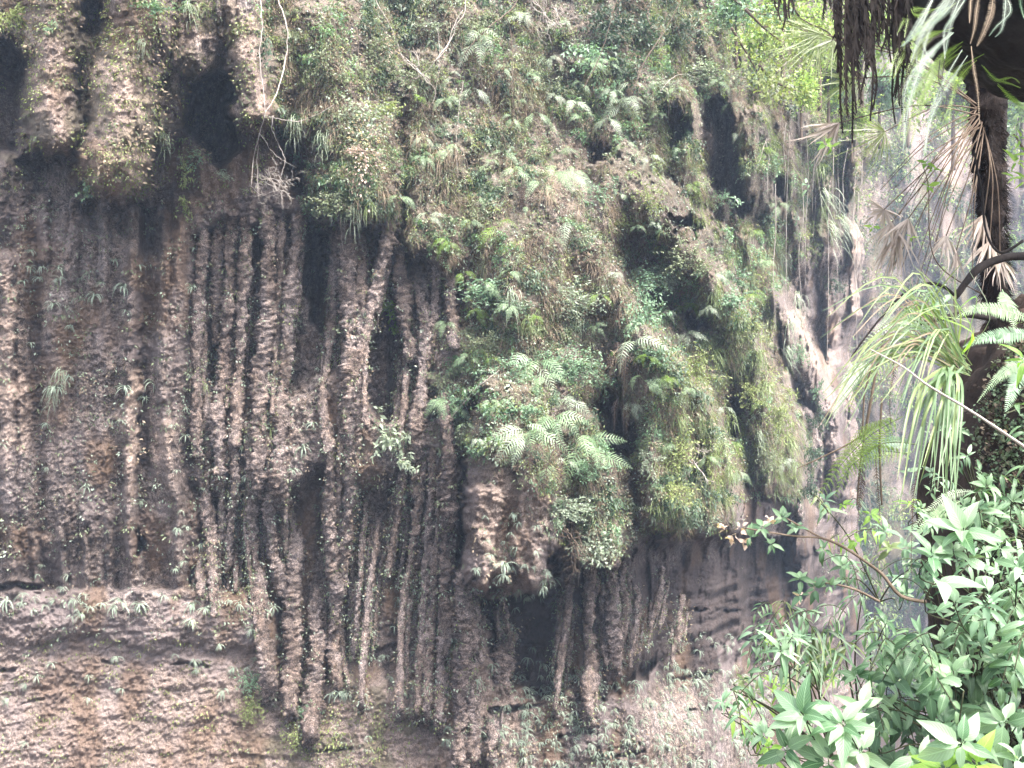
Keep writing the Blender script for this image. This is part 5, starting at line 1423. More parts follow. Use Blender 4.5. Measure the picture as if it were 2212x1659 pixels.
# --- hairy palm with hanging fan leaves
PD = 4.2
palm_o = P(2160, 800, PD)
palm = empty('fan_palm', palm_o, 'dark hairy-trunked fan palm with long stalks and withered fans', 'palm')
tr = [P(2122, 120, PD), P(2133, 260, PD), P(2141, 400, PD), P(2146, 520, PD), P(2152, 640, PD), P(2170, 820, PD + .1)]
tube('trunk', tr, [.060, .064, .062, .058, .062, .078], M['palm_bark'], palm, 18, .02, .9, 3, palm_o)
g = random.Random(8); V = []; F = []
TR = spline(tr, 60)
for k in range(6500):
    p = TR[g.randrange(1, 56)] + Vector((0, 0, g.uniform(-.03, .03))); a = g.uniform(0, 6.28)
    rad = Vector((math.cos(a), math.sin(a), 0)); d = (rad * 1.0 + Vector((g.uniform(-.4, .4), g.uniform(-.4, .4), g.uniform(-1.6, .3)))).normalized()
    L_ = g.uniform(.02, .075); q = p + rad * .058 - palm_o; s_ = d.cross(Vector((g.random(), g.random(), g.random()))).normalized() * .0011; b = len(V)
    V += [q - s_, q + s_, q + d * L_ + Vector((0, 0, -L_ * .3))]; F.append((b, b + 1, b + 2))
tag(link('trunk_fibre', py_mesh('trunk_fibre', V, F, M['palm_bark'], smooth=False), palm), kind='stuff')
def fan_mesh(name, mat, n, L_, spread, w, droop, seed, narrow=True):
    g = random.Random(seed); V = []; F = []
    for k in range(n):
        a = (k / (n - 1) - .5) * R(spread) + g.uniform(-.12, .12); v = Vector((math.sin(a), g.uniform(-.25, .1), -math.cos(a))).normalized()
        p = Vector((0, 0, 0)); ln = L_ * g.uniform(.4, 1.15) * (1 - .25 * abs(k / (n - 1) - .5)); s_ = Vector((math.cos(a), g.uniform(-.6, .6), math.sin(a))).normalized(); b = len(V)
        for j in range(7):
            t = j / 6; ww = w * (.35 + 1.2 * min(t * 3, 1)) * (1 - t ** 2.5) * .5 + .0004
            V += [p + s_ * ww, p - s_ * ww]; p = p + v * ln / 6; v = (v + Vector((g.uniform(-.16, .16), g.uniform(-.1, .1), -droop * t * g.uniform(.3, 1.8)))).normalized()
        for j in range(6): F.append((b + 2 * j, b + 2 * j + 1, b + 2 * j + 3, b + 2 * j + 2))
    return py_mesh(name, V, F, mat, smooth=False)
M['dead_fan'] = leaf_material('bleached_dead_fan', (0.22, 0.16, 0.13), (0.62, 0.54, 0.50), .7, .15, spec=.3)
M['fan_green'] = leaf_material('fan_leaf_green', (0.16, 0.21, 0.09), (0.40, 0.46, 0.26), .4, .35)
stalk_top = [(2112, 235), (2118, 250), (2122, 262), (2110, 225), (2125, 275)]
FANS = [  # hub x,y, length px, spread, lean deg (0 = straight down, + = to the left), material, droop, top index
    (1775, 73, 150, 120, 60, 'fan_green', .10, 3), (1801, 86, 120, 140, 45, 'fan_green', .12, 0), (1813, 265, 115, 80, 48, 'dead_fan', .06, 1), (1912, 284, 130, 150, 60, 'fan_green', .10, 0), (1842, 170, 110, 120, 62, 'fan_green', .1, 3),
    (1910, 452, 60, 200, 30, 'dead_fan', .25, 2), (1926, 480, 120, 90, 8, 'dead_fan', .35, 1), (1962, 472, 100, 70, 20, 'dead_fan', .35, 1), (2044, 509, 74, 80, 12, 'dead_fan', .45, 2), (2126, 462, 110, 60, 18, 'dead_fan', .4, 4), (2066, 540, 70, 30, 4, 'dead_fan', .3, 4), (1942, 500, 110, 40, 16, 'dead_fan', .3, 1),
    (2138, 520, 110, 70, 12, 'dead_fan', .4, 4), (2160, 560, 70, 90, -10, 'dead_fan', .4, 4)]
for k, (x, y, ln, sp_, lean, mt, dr, ti) in enumerate(FANS):
    d = PD - .45 if x < 1900 else PD - .2
    if x > 2100: d = PD - .1
    hub = P(x, y, d); top = P(*stalk_top[ti], PD - .04)
    mid = (hub + top) / 2 + Vector((0, -.05, .05 if x < 1930 and y < 300 else .02))
    st = tube('leaf_stalk', [top, mid, hub], [.004, .003, .0028], M['twig'], palm, 5, .05, .1, k, palm_o)
    f = link('fan', fan_mesh('fan', M[mt], 34 if mt == 'fan_green' else 22, ln * K * d, sp_,   .0026 if mt == 'fan_green' else .0065, dr, k), st)
    f.location = hub - palm_o; f.rotation_euler = (0, R(lean), 0)
    if mt == 'dead_fan': f['label'] = 'withered bleached fan leaf'
g = random.Random(31)
for k in range(16):     # bare stalks that have lost their fans
    x0, y0 = stalk_top[k % 5]; x1 = g.uniform(1900, 2110); y1 = g.uniform(380, 640)
    tube('bare_stalk', [P(x0, y0 + 10, PD - .04), P((x0 + x1) / 2 - 6, (y0 + y1) / 2 - 12, PD - .15), P(x1, y1, PD - .2)], [.0035, .0026, .0015], M['twig'], palm, 5, .06, .1, k + 50, palm_o)

# --- curtain of dead fronds hanging from above
for ci, (words, strands) in enumerate([
    ('broad curtain of blackened dead fern fronds', [(1812, 288, 12), (1824, 250, 12), (1835, 310, 10), (1842, 160, 12), (1851, 225, 12), (1862, 200, 12), (1870, 150, 14), (1882, 262, 7), (1880, 180, 11), (1804, 120, 9), (1830, 120, 14), (1858, 110, 14)]),
    ('narrow bunch of blackened dead fern fronds', [(1905, 110, 14), (1915, 135, 10), (1924, 268, 6), (1936, 230, 8), (1945, 248, 10), (1952, 210, 11), (1940, 150, 14), (1957, 120, 10), (1928, 90, 14), (1893, 90, 14)]),
    ('small scrap of blackened dead fern', [(1678, 44, 8), (1690, 66, 9), (1700, 40, 7)]), ('thin dark dead fern tip', [(1779, 44, 7), (1785, 20, 8)])]):
    d = 3.0 + .15 * ci; o0 = P(strands[0][0], -60, d); o = empty('dead_fern_curtain', o0, words + ' hanging from above the frame', 'dead fern')
    strands = strands + [(x + 6 * ((i % 3) - 1) + 2, y * (.55 + .12 * (i % 4)), w) for i, (x, y, w) in enumerate(strands)]
    for k, (x, y, w) in enumerate(strands):
        g = random.Random(ci * 50 + k); n = 5; dd = d + g.uniform(-.15, .2)
        pts = [P(x + g.uniform(-7, 7) * (i / n) + 4, -60 + (y + 60) * i / n, dd) for i in range(n + 1)]
        path_frond('dead_frond', pts, int((y + 60) / 3.0), w * K * d * g.uniform(.9, 1.6), M['dead_black'], o, o0, tilt=40, pw=.6, droop=.9, ragged=.75, seed=k + ci * 9, tip=.45, rachis=.008, curl=.5, env_pow=.3)

# --- live comb-like fronds arching out of the overhang
OV = [  # path, pinna length px, material
    ([(2050, 15), (1990, 60), (1950, 120), (1930, 170)], 13, 'fern_lit'), ([(2050, 60), (1990, 110), (1955, 180), (1925, 250)], 10, 'dry_dark'), ([(2060, 70), (2000, 130), (1965, 220), (1950, 330)], 13, 'fern'), ([(2080, 110), (2030, 150), (1975, 240), (1952, 312)], 13, 'fern_lit'),
    ([(2065, 100), (2010, 150), (1960, 230), (1938, 280)], 12, 'fern_lit'), ([(2090, 120), (2045, 190), (2010, 260), (1995, 340)], 11, 'fern'), ([(2030, -30), (1990, 40), (1965, 80), (1950, 100)], 12, 'sage'), ([(2065, -30), (2020, 30), (1985, 90), (1968, 135)], 12, 'sage'),
    ([(2075, -40), (2040, 20), (2010, 60), (1990, 130)], 12, 'sage'), ([(2090, -40), (2060, 30), (2048, 80), (2042, 118)], 10, 'sage'), ([(2145, -40), (2142, 20), (2125, 70), (2110, 100)], 13, 'dead_fan'), ([(2120, -40), (2110, 20), (2105, 60), (2096, 95)], 9, 'dead_fan'),
    ([(2100, -40), (2096, 20), (2094, 50)], 8, 'dry'), ([(2098, 100), (2104, 150), (2112, 200), (2116, 268)], 8, 'dead_fan'), ([(2040, 130), (2035, 170), (2030, 200), (2040, 265)], 8, 'dry_dark'), ([(2170, -40), (2172, 10), (2165, 60), (2150, 80)], 9, 'sage'),
    ([(2020, 20), (1975, 20), (1955, 40), (1940, 70)], 12, 'fern_lit'), ([(2110, 130), (2080, 160), (2060, 200), (2050, 260)], 12, 'fern_lit'), ([(2120, 140), (2150, 170), (2180, 180), (2205, 190)], 12, 'fern_lit'), ([(2060, 60), (2010, 80), (1975, 130), (1960, 200)], 12, 'fern_lit'),
    ([(2080, 90), (2040, 120), (2000, 190), (1985, 230)], 13, 'fern_lit'), ([(2200, -30), (2205, 10), (2212, 40)], 8, 'mint'), ([(1880, -20), (1866, 20), (1862, 50)], 12, 'fern_lit'), ([(2155, 180), (2190, 215), (2212, 235), (2230, 260)], 14, 'fern_lit')]
o0 = P(2080, 60, 3.0); fo = empty('comb_fern', o0, 'comb-like ladder ferns arching out of the overhanging rock', 'fern')
OV += [([(x + _rf.uniform(-16, 16), y + _rf.uniform(-14, 14)) for x, y in p_], q_ * .9, m_) for p_, q_, m_ in OV if m_ in ('fern_lit', 'fern', 'dry_dark', 'sage')]
for k, (pts, pin, mt) in enumerate(OV):
    d = 3.0 - .25 * random.Random(k).random()
    if mt in ('fern_lit',): d = 3.15
    p3 = [P(x, y, d - .06 * i) for i, (x, y) in enumerate(pts)]
    L_ = sum((p3[i + 1] - p3[i]).length for i in range(len(p3) - 1))
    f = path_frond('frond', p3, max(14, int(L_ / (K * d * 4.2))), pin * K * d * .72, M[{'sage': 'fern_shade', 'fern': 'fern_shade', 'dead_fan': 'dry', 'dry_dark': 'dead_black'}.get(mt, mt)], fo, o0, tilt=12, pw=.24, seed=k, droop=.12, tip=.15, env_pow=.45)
    if mt in ('dead_fan', 'dry', 'dry_dark'): f['label'] = 'dried brownish frond'

# --- bank at the right edge
bank_c = P(2345, 1230, 4.0)
bank, BV = ico_lump('earth_bank', bank_c, (285 * K * 4, 1.0, 600 * K * 4), M['soil'], .20, 2.2, 9, 110)
tag(bank, kind='structure')
gb = np.random.default_rng(5)
m = (BV[:, 1] < 3.9) & (BV[:, 2] > -2.2) & (BV[:, 2] < 1.2)
BS = BV[m]
sel = BS[gb.integers(0, len(BS), 6500)] + gb.normal(size=(6500, 3)) * .015
maid = [spray_mesh('m0', M['fern'], 4, 7, .11, .017, 91, .9, .9), spray_mesh('m1', M['grey_green'], 4, 7, .12, .017, 92, .9, .9), spray_mesh('m2', M['dry'], 4, 7, .11, .016, 93, .9, .9), spray_mesh('m3', M['dry_dark'], 4, 7, .12, .018, 94, .9, .9), thatch_mesh('m4', M['dry_dark'], 10, .16, 95, .002)]
n = len(sel); pk = gb.choice(5, n, p=[.30, .18, .24, .12, .16])
o = scatter('maidenhair_growth', maid, sel, np.stack([gb.normal(0, .3, n), gb.normal(0, .3, n), -.4 + gb.normal(0, .5, n)], -1), gb.uniform(.6, 1.3, n), pk)
tag(o, 'small maidenhair fronds and dead stems covering the dark earth bank', 'maidenhair fern', kind='stuff')

def bank_depth(px, py):
    """depth of the bank surface near a frame place, else a free-standing depth"""
    d = BV[:, 1]; x = BV[:, 0] / (K * d) + 1106; y = 829.5 - BV[:, 2] / (K * d)
    m_ = (np.abs(x - px) < 14) & (np.abs(y - py) < 14)
    return float(d[m_].min()) if m_.any() else 3.3

# --- black branches
BR = [([(2330, 540), (2212, 553), (2165, 558), (2118, 578), (2092, 605), (2068, 640)], [.020, .019, .018, .017, .015, .012], 3.4, 'black_bark', 'wet black branch curving down from the right edge past the palm trunk'),
      ([(2068, 645), (2040, 620), (2005, 612), (1975, 622), (1940, 645), (1880, 715), (1840, 770)], [.007, .008, .008, .007, .006, .005, .003], 3.4, 'black_bark', 'thin dark arching twig left of the curved black branch'),
      ([(2210, 520), (2160, 545), (2130, 500), (2120, 420), (2105, 330)], [.008, .007, .006, .006, .004], 3.7, 'black_bark', 'black twig climbing beside the palm trunk'),
      ([(2150, 690), (2090, 680), (2020, 690), (1960, 705)], [.016, .014, .012, .006], 3.3, 'black_bark', 'dark mossy stick lying on top of the bank'),
      ([(2240, 984), (2212, 965), (2100, 890), (2000, 830), (1950, 792), (1880, 755)], [.0045, .0045, .004, .0032, .0025, .0015], 2.1, 'vine', 'long straight pale cane slanting across the bank'),
      ([(1910, 730), (1893, 800), (1875, 900), (1858, 1000), (1851, 1090)], [.004, .005, .005, .004, .003], 2.7, 'twig', 'drooping brown stem left of the grass'),
      ([(1890, 770), (1868, 850), (1862, 930), (1840, 955), (1760, 995), (1722, 1012)], [.003, .003, .003, .003, .002, .001], 2.7, 'twig', 'thin bare twig pointing left below the grass'),
      ([(1905, 860), (1900, 960), (1905, 1090)], [.004, .004, .003], 2.7, 'twig', 'upright thin dead stem beside the withered frond'),
      ([(2060, 640), (2063, 700), (2064, 760)], [.002, .002, .002], 2.9, 'twig', 'short stalk behind the tall green blade'),
      ([(2000, 1300), (1945, 1287), (1905, 1240), (1870, 1213), (1820, 1180), (1775, 1162), (1720, 1158), (1650, 1148), (1610, 1140)], [.007, .0065, .006, .005, .005, .004, .0035, .003, .002], 2.6, 'twig', 'arching brown branch of the pale-leaved shrub reaching left'),
      ([(1775, 1162), (1735, 1140), (1700, 1120)], [.004, .003, .002], 2.6, 'twig', 'short side branch of the arching brown branch'),
      ([(1900, 1300), (1850, 1275), (1800, 1262), (1740, 1255)], [.004, .004, .003, .002], 2.6, 'twig', 'lower side branch with oval leaves'),
      ([(2280, 480), (2240, 400), (2215, 330), (2190, 290)], [.006, .005, .004, .003], 3.5, 'twig', 'branch bearing lime-green leaves at the right edge'),
      ([(2130, 640), (2020, 560), (2005, 400), (1990, 350)], [.003, .003, .002, .001], 3.6, 'twig', 'thin climbing stem with a few lime-green leaves')]
for k, (pts, rads, d, mt, words) in enumerate(BR):
    o = tube('branch', [P(x, y, d) for x, y in pts], rads, M[mt], None, 8, .02, .3, k + 70)
    tag(o, words, 'branch')

# --- grass clump on the bank
def grass_clump(root, d, blades, w, mats, words, seed):
    o0 = P(root[0], root[1], d); o = empty('grass_clump', o0, words, 'grass')
    g = random.Random(seed)
    for k, (mx, my, tx, ty) in enumerate(blades):
        r0 = P(root[0] + g.uniform(-22, 22), root[1] + g.uniform(-12, 12), d + g.uniform(-.05, .05)); mdp = P(mx, my, d - .15 - g.uniform(0, .12)); tp = P(tx, ty, d - .25 - g.uniform(0, .2))
        path_blade([r0, mdp, tp], w * g.uniform(.7, 1.2), M[mats[k % len(mats)]], o, o0, seed + k)
    return o
g = random.Random(55)
bl = []
for k in range(64):
    tx = g.uniform(1760, 1980); ty = g.uniform(670, 940) + (tx - 1795) * .1
    bl.append(((2075 + tx) / 2 + g.uniform(-25, 25), min(790, ty) - g.uniform(20, 100), tx, ty))
grass_clump((2078, 800), 2.6, bl, .006, ['grass', 'blade_green', 'blade_green', 'grass', 'dry'], 'clump of long thin grass arching left over the gorge', 56)
bl = []
for k in range(30):
    tx = g.uniform(1935, 2080); ty = g.uniform(960, 1130)
    bl.append((tx * .55 + 2060 * .45 + g.uniform(-20, 20), 840 + g.uniform(-20, 50), tx, ty))
grass_clump((2060, 800), 2.5, bl, .010, ['blade_green', 'blade_green', 'grass', 'blade_green'], 'clump of broad blue-green grass blades hanging down the bank', 57)
bl = [(g.uniform(1950, 2140), g.uniform(640, 720), g.uniform(1930, 2160), g.uniform(560, 680)) for k in range(14)] + [(2064, 660, 2062, 585), (2030, 690, 2010, 640), (2010, 660, 1985, 615)]
grass_clump((2070, 780), 2.7, bl, .006, ['lime_leaf', 'grass', 'sage'], 'few upright grass blades standing in front of the black branches', 58)

# --- single bracken-like fronds around the bank
BF = [([(1950, 900), (1880, 940), (1820, 1000), (1765, 1075)], 42, 'fern_lit', 'large yellow-green backlit frond spreading to the left'), ([(1960, 980), (1890, 975), (1835, 1010), (1800, 1080)], 30, 'fern_lit', 'yellow-green frond with drooping tips under the largest frond'),
      ([(1980, 960), (1930, 955), (1880, 970), (1850, 1040)], 26, 'mint', 'pale frond folded downward below the grass'), ([(2000, 760), (1920, 780), (1860, 830), (1830, 900)], 26, 'fern_lit', 'small bright frond behind the arching grass'),
      ([(2010, 700), (1950, 690), (1900, 710), (1850, 760)], 24, 'sage', 'silvery frond over the arching grass'), ([(2050, 690), (2000, 670), (1950, 680), (1915, 710)], 24, 'fern_lit', 'yellow-green frond on the crest of the bank'),
      ([(1900, 790), (1850, 800), (1820, 850), (1800, 905)], 20, 'sage', 'withered whitish frond hanging at the grass tips'), ([(2165, 625), (2175, 650), (2185, 680), (2192, 715)], 22, 'fern', 'broad pale frond at the right edge above the bank'),
      ([(2230, 690), (2170, 670), (2110, 665), (2060, 690)], 20, 'fern', 'green frond lying along the crest of the bank'), ([(2240, 720), (2180, 720), (2120, 730), (2080, 750)], 20, 'mint', 'second green frond along the crest of the bank'),
      ([(2240, 760), (2190, 790), (2150, 820), (2110, 870)], 16, 'fern', 'narrow frond hanging on the face of the bank'), ([(2250, 780), (2205, 800), (2185, 850), (2170, 900)], 22, 'mint', 'bright frond hanging at the right edge of the bank'),
      ([(1866, 985), (1862, 1030), (1856, 1090), (1850, 1155)], 14, 'dry_dark', 'withered nearly black frond hanging vertically'), ([(2080, 1080), (2040, 1100), (2000, 1130), (1960, 1180)], 16, 'fern', 'grey-green ladder fern frond above the big leaves'),
      ([(2110, 1060), (2050, 1070), (1990, 1120), (1940, 1190)], 12, 'sage', 'thin pale ladder fern frond above the big leaves'), ([(1890, 960), (1895, 1040), (1900, 1100), (1898, 1150)], 9, 'dry_dark', 'thin dead frond beside the nearly black one'),
      ([(1990, 980), (1975, 1060), (1970, 1150), (1968, 1240)], 9, 'dry_dark', 'long dark dead frond in front of the bank'), ([(1925, 720), (1930, 800), (1922, 860), (1925, 930)], 9, 'dry_dark', 'dark shrivelled frond among the arching grass')]
for k, (pts, pin, mt, words) in enumerate(BF):
    d = 2.7 + .05 * (k % 4)
    p3 = [P(x, y, d - .05 * i) for i, (x, y) in enumerate(pts)]
    L_ = sum((p3[i + 1] - p3[i]).length for i in range(3))
    rag = .35 if mt == 'dry_dark' else .0
    if pin >= 24:        # twice-cut frond: side fronds with their own leaflets
        o0 = p3[0]; o = empty('bracken_frond', o0); C_ = spline(p3, 26)
        link('rachis', tube_mesh('rachis', [c - o0 for c in C_[::4]], [.0022 - .0002 * i for i in range(len(C_[::4]))], M['stem_green'], seg=5, step=.03), o)
        fc = Vector((0, -1, .35)).normalized()
        for j in range(3, 25):
            T = (C_[j + 1] - C_[j - 1]).normalized(); sd = T.cross(fc).normalized(); u = (j - 2) / 24; ln = pin * K * d * 1.2 * max(.18, min(1, .4 + u * 3) * (1 - u) ** .7)
            for s in (1, -1):
                dv = (sd * s * .85 + T * .55).normalized()
                q = [C_[j], C_[j] + dv * ln * .5 + Vector((0, -.005, -.05 * ln)), C_[j] + dv * ln + Vector((0, -.01, -.28 * ln))]
                path_frond('leaflet', q, 9, ln * .22, M[mt], o, o0, tilt=25, pw=.5, seed=j, droop=.1, rachis=.0009, stalk=.02)
    else:
        o = path_frond('fern_frond', p3, max(12, int(L_ / (K * d * 5.0))), pin * K * d * 1.2, M[mt], None, None, tilt=22, pw=.30, ragged=rag, seed=k, droop=.2 + rag, curl=rag)
    tag(o, words, 'fern')

# ------------------------------------------------------------------ big-leaved shrubs
def leaf_mesh(name, mat, aspect=.42, n=7, fold=.22, curl=.35, serr=0, seed=0, point=1.0):
    """unit-length leaf along +Y, face up +Z, folded at the midrib, tip curling down"""
    g = random.Random(seed); V = []; F = []; UV = []
    m = n * (3 if serr else 1)
    for k in range(m + 1):
        t = k / m
        w = aspect * .5 * (math.sin(math.pi * min(1, t ** .78)) ** .85) * (1 - .25 * t * point) + .004
        if serr and 0 < k < m: w *= 1.0 if k % 2 else .86
        z = -curl * t * t + .04 * math.sin(3 * t + seed); y = t * (1 - .12 * curl * t)
        wav = .03 * math.sin(9 * t + seed)
        for s, u in ((-1, 0), (-.5, .25), (0, .5), (.5, .75), (1, 1)):
            V.append((s * w, y - (.04 * abs(s) if serr and k % 2 else 0), z + fold * abs(s) * w + wav * abs(s) * w * 4)); UV.append((t, u))
    for k in range(m):
        for j in range(4):
            a = 5 * k + j; F.append((a, a + 1, a + 6, a + 5))
    b = len(V)          # leaf stalk
    for s in (-1, 1): V += [(s * .006, -.16, .03), (s * .008, 0, 0)]; UV += [(0, .5), (0, .5)]
    F.append((b, b + 2, b + 3, b + 1))
    return np_mesh(name, V, F, mat, True, UV)
LM = {}
def lmesh(mt, shape, v):
    key = (mt, shape, v)
    if key not in LM:
        a = {'oval': (.46, 7, .22, .30, 0, 1), 'lance': (.27, 7, .25, .45, 0, 1.3), 'serr': (.50, 7, .25, .28, 1, .8), 'round': (.70, 7, .18, .25, 0, .4), 'slim': (.16, 7, .2, .6, 0, 1.4)}[shape]
        LM[key] = leaf_mesh('leaf', M[mt], a[0], a[1], a[2], a[3] + .12 * v, a[4], v, a[5])
    return LM[key]
def whorl(parent, o0, px, py, d, size, n, mt, shape, axis, g, spread=70, start=None, stem=None):
    """leaves radiating round a shoot tip; axis points along the shoot"""
    c = P(px, py, d); ax = Vector(axis).normalized(); q0 = ax.to_track_quat('Z', 'Y')
    for k in range(n):
        az = (start or 0) + k * 2.399 + g.uniform(-.6, .6)
        el = R(90 - spread + g.uniform(-30, 26) + k * 5 - n * 2)
        q = q0 @ Quaternion((0, 0, 1), az) @ Quaternion((1, 0, 0), el)
        l = link('leaf', lmesh(mt, shape, g.randrange(3)), parent)
        s = size * K * d * g.uniform(.45, 1.0)
        l.rotation_mode = 'QUATERNION'; l.rotation_quaternion = q @ Quaternion((0, 1, 0), g.uniform(-.35, .35))
        dv = q @ Vector((0, 1, 0)); l.location = c - o0 + dv * s * .14 - ax * g.uniform(0, .25) * s; l.scale = (s, s, s)
    if stem:
        pts = [c, c - ax * .10] + [P(x, y, dd) for x, y, dd in stem]
        tube('stem', pts, [.0014, .0018] + [.0024 + .0010 * i for i in range(len(stem))], M['stem_dark'], parent, 6, .03, .15, int(px), o0)

def spray(parent, o0, px, py, d, size, n, mt, shape, g, stem=None):
    """leaves set alternately along an arching shoot"""
    c = P(px, py, d); s0 = size * K * d
    v = Vector((g.uniform(-1, .45), g.uniform(-.7, -.1), g.uniform(-.1, .6))).normalized(); p = c - v * s0 * 1.2; pts = []
    for k in range(n + 3):
        pts.append(p.copy()); sd = v.cross(Vector((0, -.35, 1))).normalized(); up = sd.cross(v).normalized(); s_ = -1 if k % 2 else 1
        if k > 0:
            dv = (sd * s_ * (1.0 if k < n + 2 else .1) + v * g.uniform(.35, .9) + up * g.uniform(-.15, .25) + Vector((0, 0, -g.uniform(.1, .55)))).normalized()
            l = link('leaf', lmesh(mt, shape, g.randrange(3)), parent); sz = s0 * g.uniform(.6, 1.05) * (1.1 - .4 * k / (n + 3))
            xa = dv.cross(up).normalized(); za = xa.cross(dv)
            l.rotation_mode = 'QUATERNION'; l.rotation_quaternion = Matrix((xa, dv, za)).transposed().to_quaternion() @ Quaternion((0, 1, 0), g.uniform(-.4, .4))
            l.location = p + dv * sz * .12 - o0; l.scale = (sz, sz, sz)
        p = p + v * s0 * .30; v = (v + Vector((g.uniform(-.08, .08), 0, -.13))).normalized()
    if stem: pts = [P(x, y, dd) for x, y, dd in reversed(stem)] + pts
    tube('stem', pts, [.004, .003][:len(pts) - n - 3] + [.0016] * (n + 3), M['stem_dark'], parent, 5, .03, .1, int(px), o0)

def shrub(root, d, whorls, words, name='broadleaf_shrub', seed=0, stems=True):
    o0 = P(root[0], root[1], d); o = empty(name, o0, words, 'shrub', 'broadleaf shrubs at the lower right'); g = random.Random(seed)
    for (px, py, size, n, mt, shape, dd) in whorls:
        ax = Vector((g.uniform(-.5, .1), g.uniform(-.75, -.25), g.uniform(.35, .9)))
        mid = ((px * .55 + root[0] * .45), (py * .62 + root[1] * .38) + g.uniform(-10, 20), (dd + d) / 2 + .05)
        if shape in ('lance', 'serr', 'slim') and n > 3 and g.random() < .62:
            spray(o, o0, px, py, dd, size, n + 1, mt, shape, g, stem=[mid, (root[0], root[1], d)] if g.random() < stems else None); continue
        whorl(o, o0, px, py, dd, size, n + 1 if n > 3 else n, mt, shape, ax, g, stem=[mid, (root[0], root[1], d)] if g.random() < stems else None)
    return o
shrub((1900, 1740), 2.3, [(1736, 1545, 88, 10, 'pale_leaf', 'oval', 1.95), (1820, 1565, 92, 9, 'pale_leaf', 'oval', 1.95), (1700, 1620, 70, 7, 'big_leaf', 'oval', 2.0), (1790, 1640, 80, 8, 'big_leaf', 'oval', 1.95), (1860, 1625, 72, 7, 'pale_leaf', 'oval', 2.0), (1860, 1530, 62, 6, 'big_leaf', 'oval', 2.05), (1650, 1590, 50, 5, 'pale_leaf', 'oval', 2.05)],
      'low shrub with very pale mint oval leaves at the bottom', seed=1)
shrub((1800, 1640), 2.5, [(1688, 1405, 60, 10, 'pale_leaf', 'lance', 2.3), (1712, 1375, 50, 8, 'pale_leaf', 'lance', 2.3), (1650, 1440, 48, 7, 'pale_leaf', 'lance', 2.3), (1590, 1492, 46, 8, 'pale_leaf', 'lance', 2.25), (1560, 1515, 36, 7, 'mint', 'lance', 2.25), (1620, 1500, 40, 6, 'big_leaf', 'lance', 2.3), (1745, 1420, 40, 5, 'big_leaf', 'lance', 2.35)],
      'drooping narrow-leaved pale shrub furthest to the left', seed=2)
shrub((2180, 1500), 2.6, [(2081, 1150, 80, 9, 'pale_leaf', 'oval', 2.1), (2015, 1200, 66, 6, 'pale_leaf', 'oval', 2.1), (2060, 1190, 56, 6, 'big_leaf', 'round', 2.1), (2129, 1236, 62, 4, 'pale_leaf', 'round', 2.05), (2020, 1252, 88, 3, 'pale_leaf', 'oval', 2.05), (2160, 1180, 60, 6, 'big_leaf', 'oval', 2.2), (2200, 1225, 66, 5, 'pale_leaf', 'oval', 2.1), (2060, 1300, 56, 5, 'pale_leaf', 'oval', 2.1)],
      'tall shrub whose large whitish oval leaves stand highest', seed=3)
shrub((2160, 1760), 2.2, [(2078, 1605, 96, 7, 'pale_leaf', 'oval', 1.7), (2110, 1650, 90, 6, 'lime_leaf', 'oval', 1.7), (2170, 1560, 80, 6, 'big_leaf', 'oval', 1.8), (2200, 1640, 90, 7, 'pale_leaf', 'oval', 1.75), (1990, 1640, 80, 6, 'big_leaf', 'oval', 1.8), (2040, 1660, 70, 6, 'lime_leaf', 'oval', 1.75)],
      'nearest shrub with yellow-tinged leaves in the bottom right corner', seed=4)
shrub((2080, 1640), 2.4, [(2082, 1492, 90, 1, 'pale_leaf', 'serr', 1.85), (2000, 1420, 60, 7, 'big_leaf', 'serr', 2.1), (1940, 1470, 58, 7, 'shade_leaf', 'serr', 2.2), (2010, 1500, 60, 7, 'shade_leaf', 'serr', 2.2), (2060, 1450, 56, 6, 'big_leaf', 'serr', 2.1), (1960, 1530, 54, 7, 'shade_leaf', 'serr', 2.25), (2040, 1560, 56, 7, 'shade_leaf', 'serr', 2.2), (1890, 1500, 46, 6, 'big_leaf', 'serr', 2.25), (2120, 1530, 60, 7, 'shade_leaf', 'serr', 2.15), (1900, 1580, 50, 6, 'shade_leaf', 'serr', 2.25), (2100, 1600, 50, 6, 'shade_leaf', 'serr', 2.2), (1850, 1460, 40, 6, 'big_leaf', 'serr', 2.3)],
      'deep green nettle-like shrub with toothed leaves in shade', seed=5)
g = random.Random(77)
def field(cx0, cx1, cy0, cy1, n, size, mt, shapes, d0, d1):
    out = []
    for k in range(n):
        px = g.uniform(cx0, cx1); py = g.uniform(cy0, cy1)
        out.append((px, py, size * g.uniform(.8, 1.25), g.randint(5, 8), g.choice(mt), g.choice(shapes), g.uniform(d0, d1)))
    return out
shrub((2150, 1560), 2.7, field(1880, 2120, 1310, 1410, 26, 44, ['big_leaf', 'big_leaf', 'mint', 'pale_leaf'], ['lance', 'serr'], 2.15, 2.5), 'dense spreading bush of mint-green leaves in the middle of the shrubs', seed=6)
shrub((2240, 1480), 2.7, field(2110, 2240, 1260, 1440, 20, 54, ['big_leaf', 'mint', 'pale_leaf'], ['serr', 'lance'], 2.1, 2.5), 'bush with bright serrated leaves against the right edge', seed=7)
shrub((2260, 1200), 2.9, field(2080, 2225, 985, 1130, 15, 46, ['big_leaf', 'shade_leaf', 'pale_leaf'], ['lance', 'oval'], 2.45, 2.75), 'glossy lance-leaved plant growing on the dark bank', seed=8)
shrub((2120, 1100), 2.95, field(1985, 2120, 900, 1180, 14, 30, ['big_leaf', 'shade_leaf', 'mint'], ['lance', 'oval'], 2.6, 2.85), 'small-leaved plants hanging over the left face of the dark bank', seed=15)
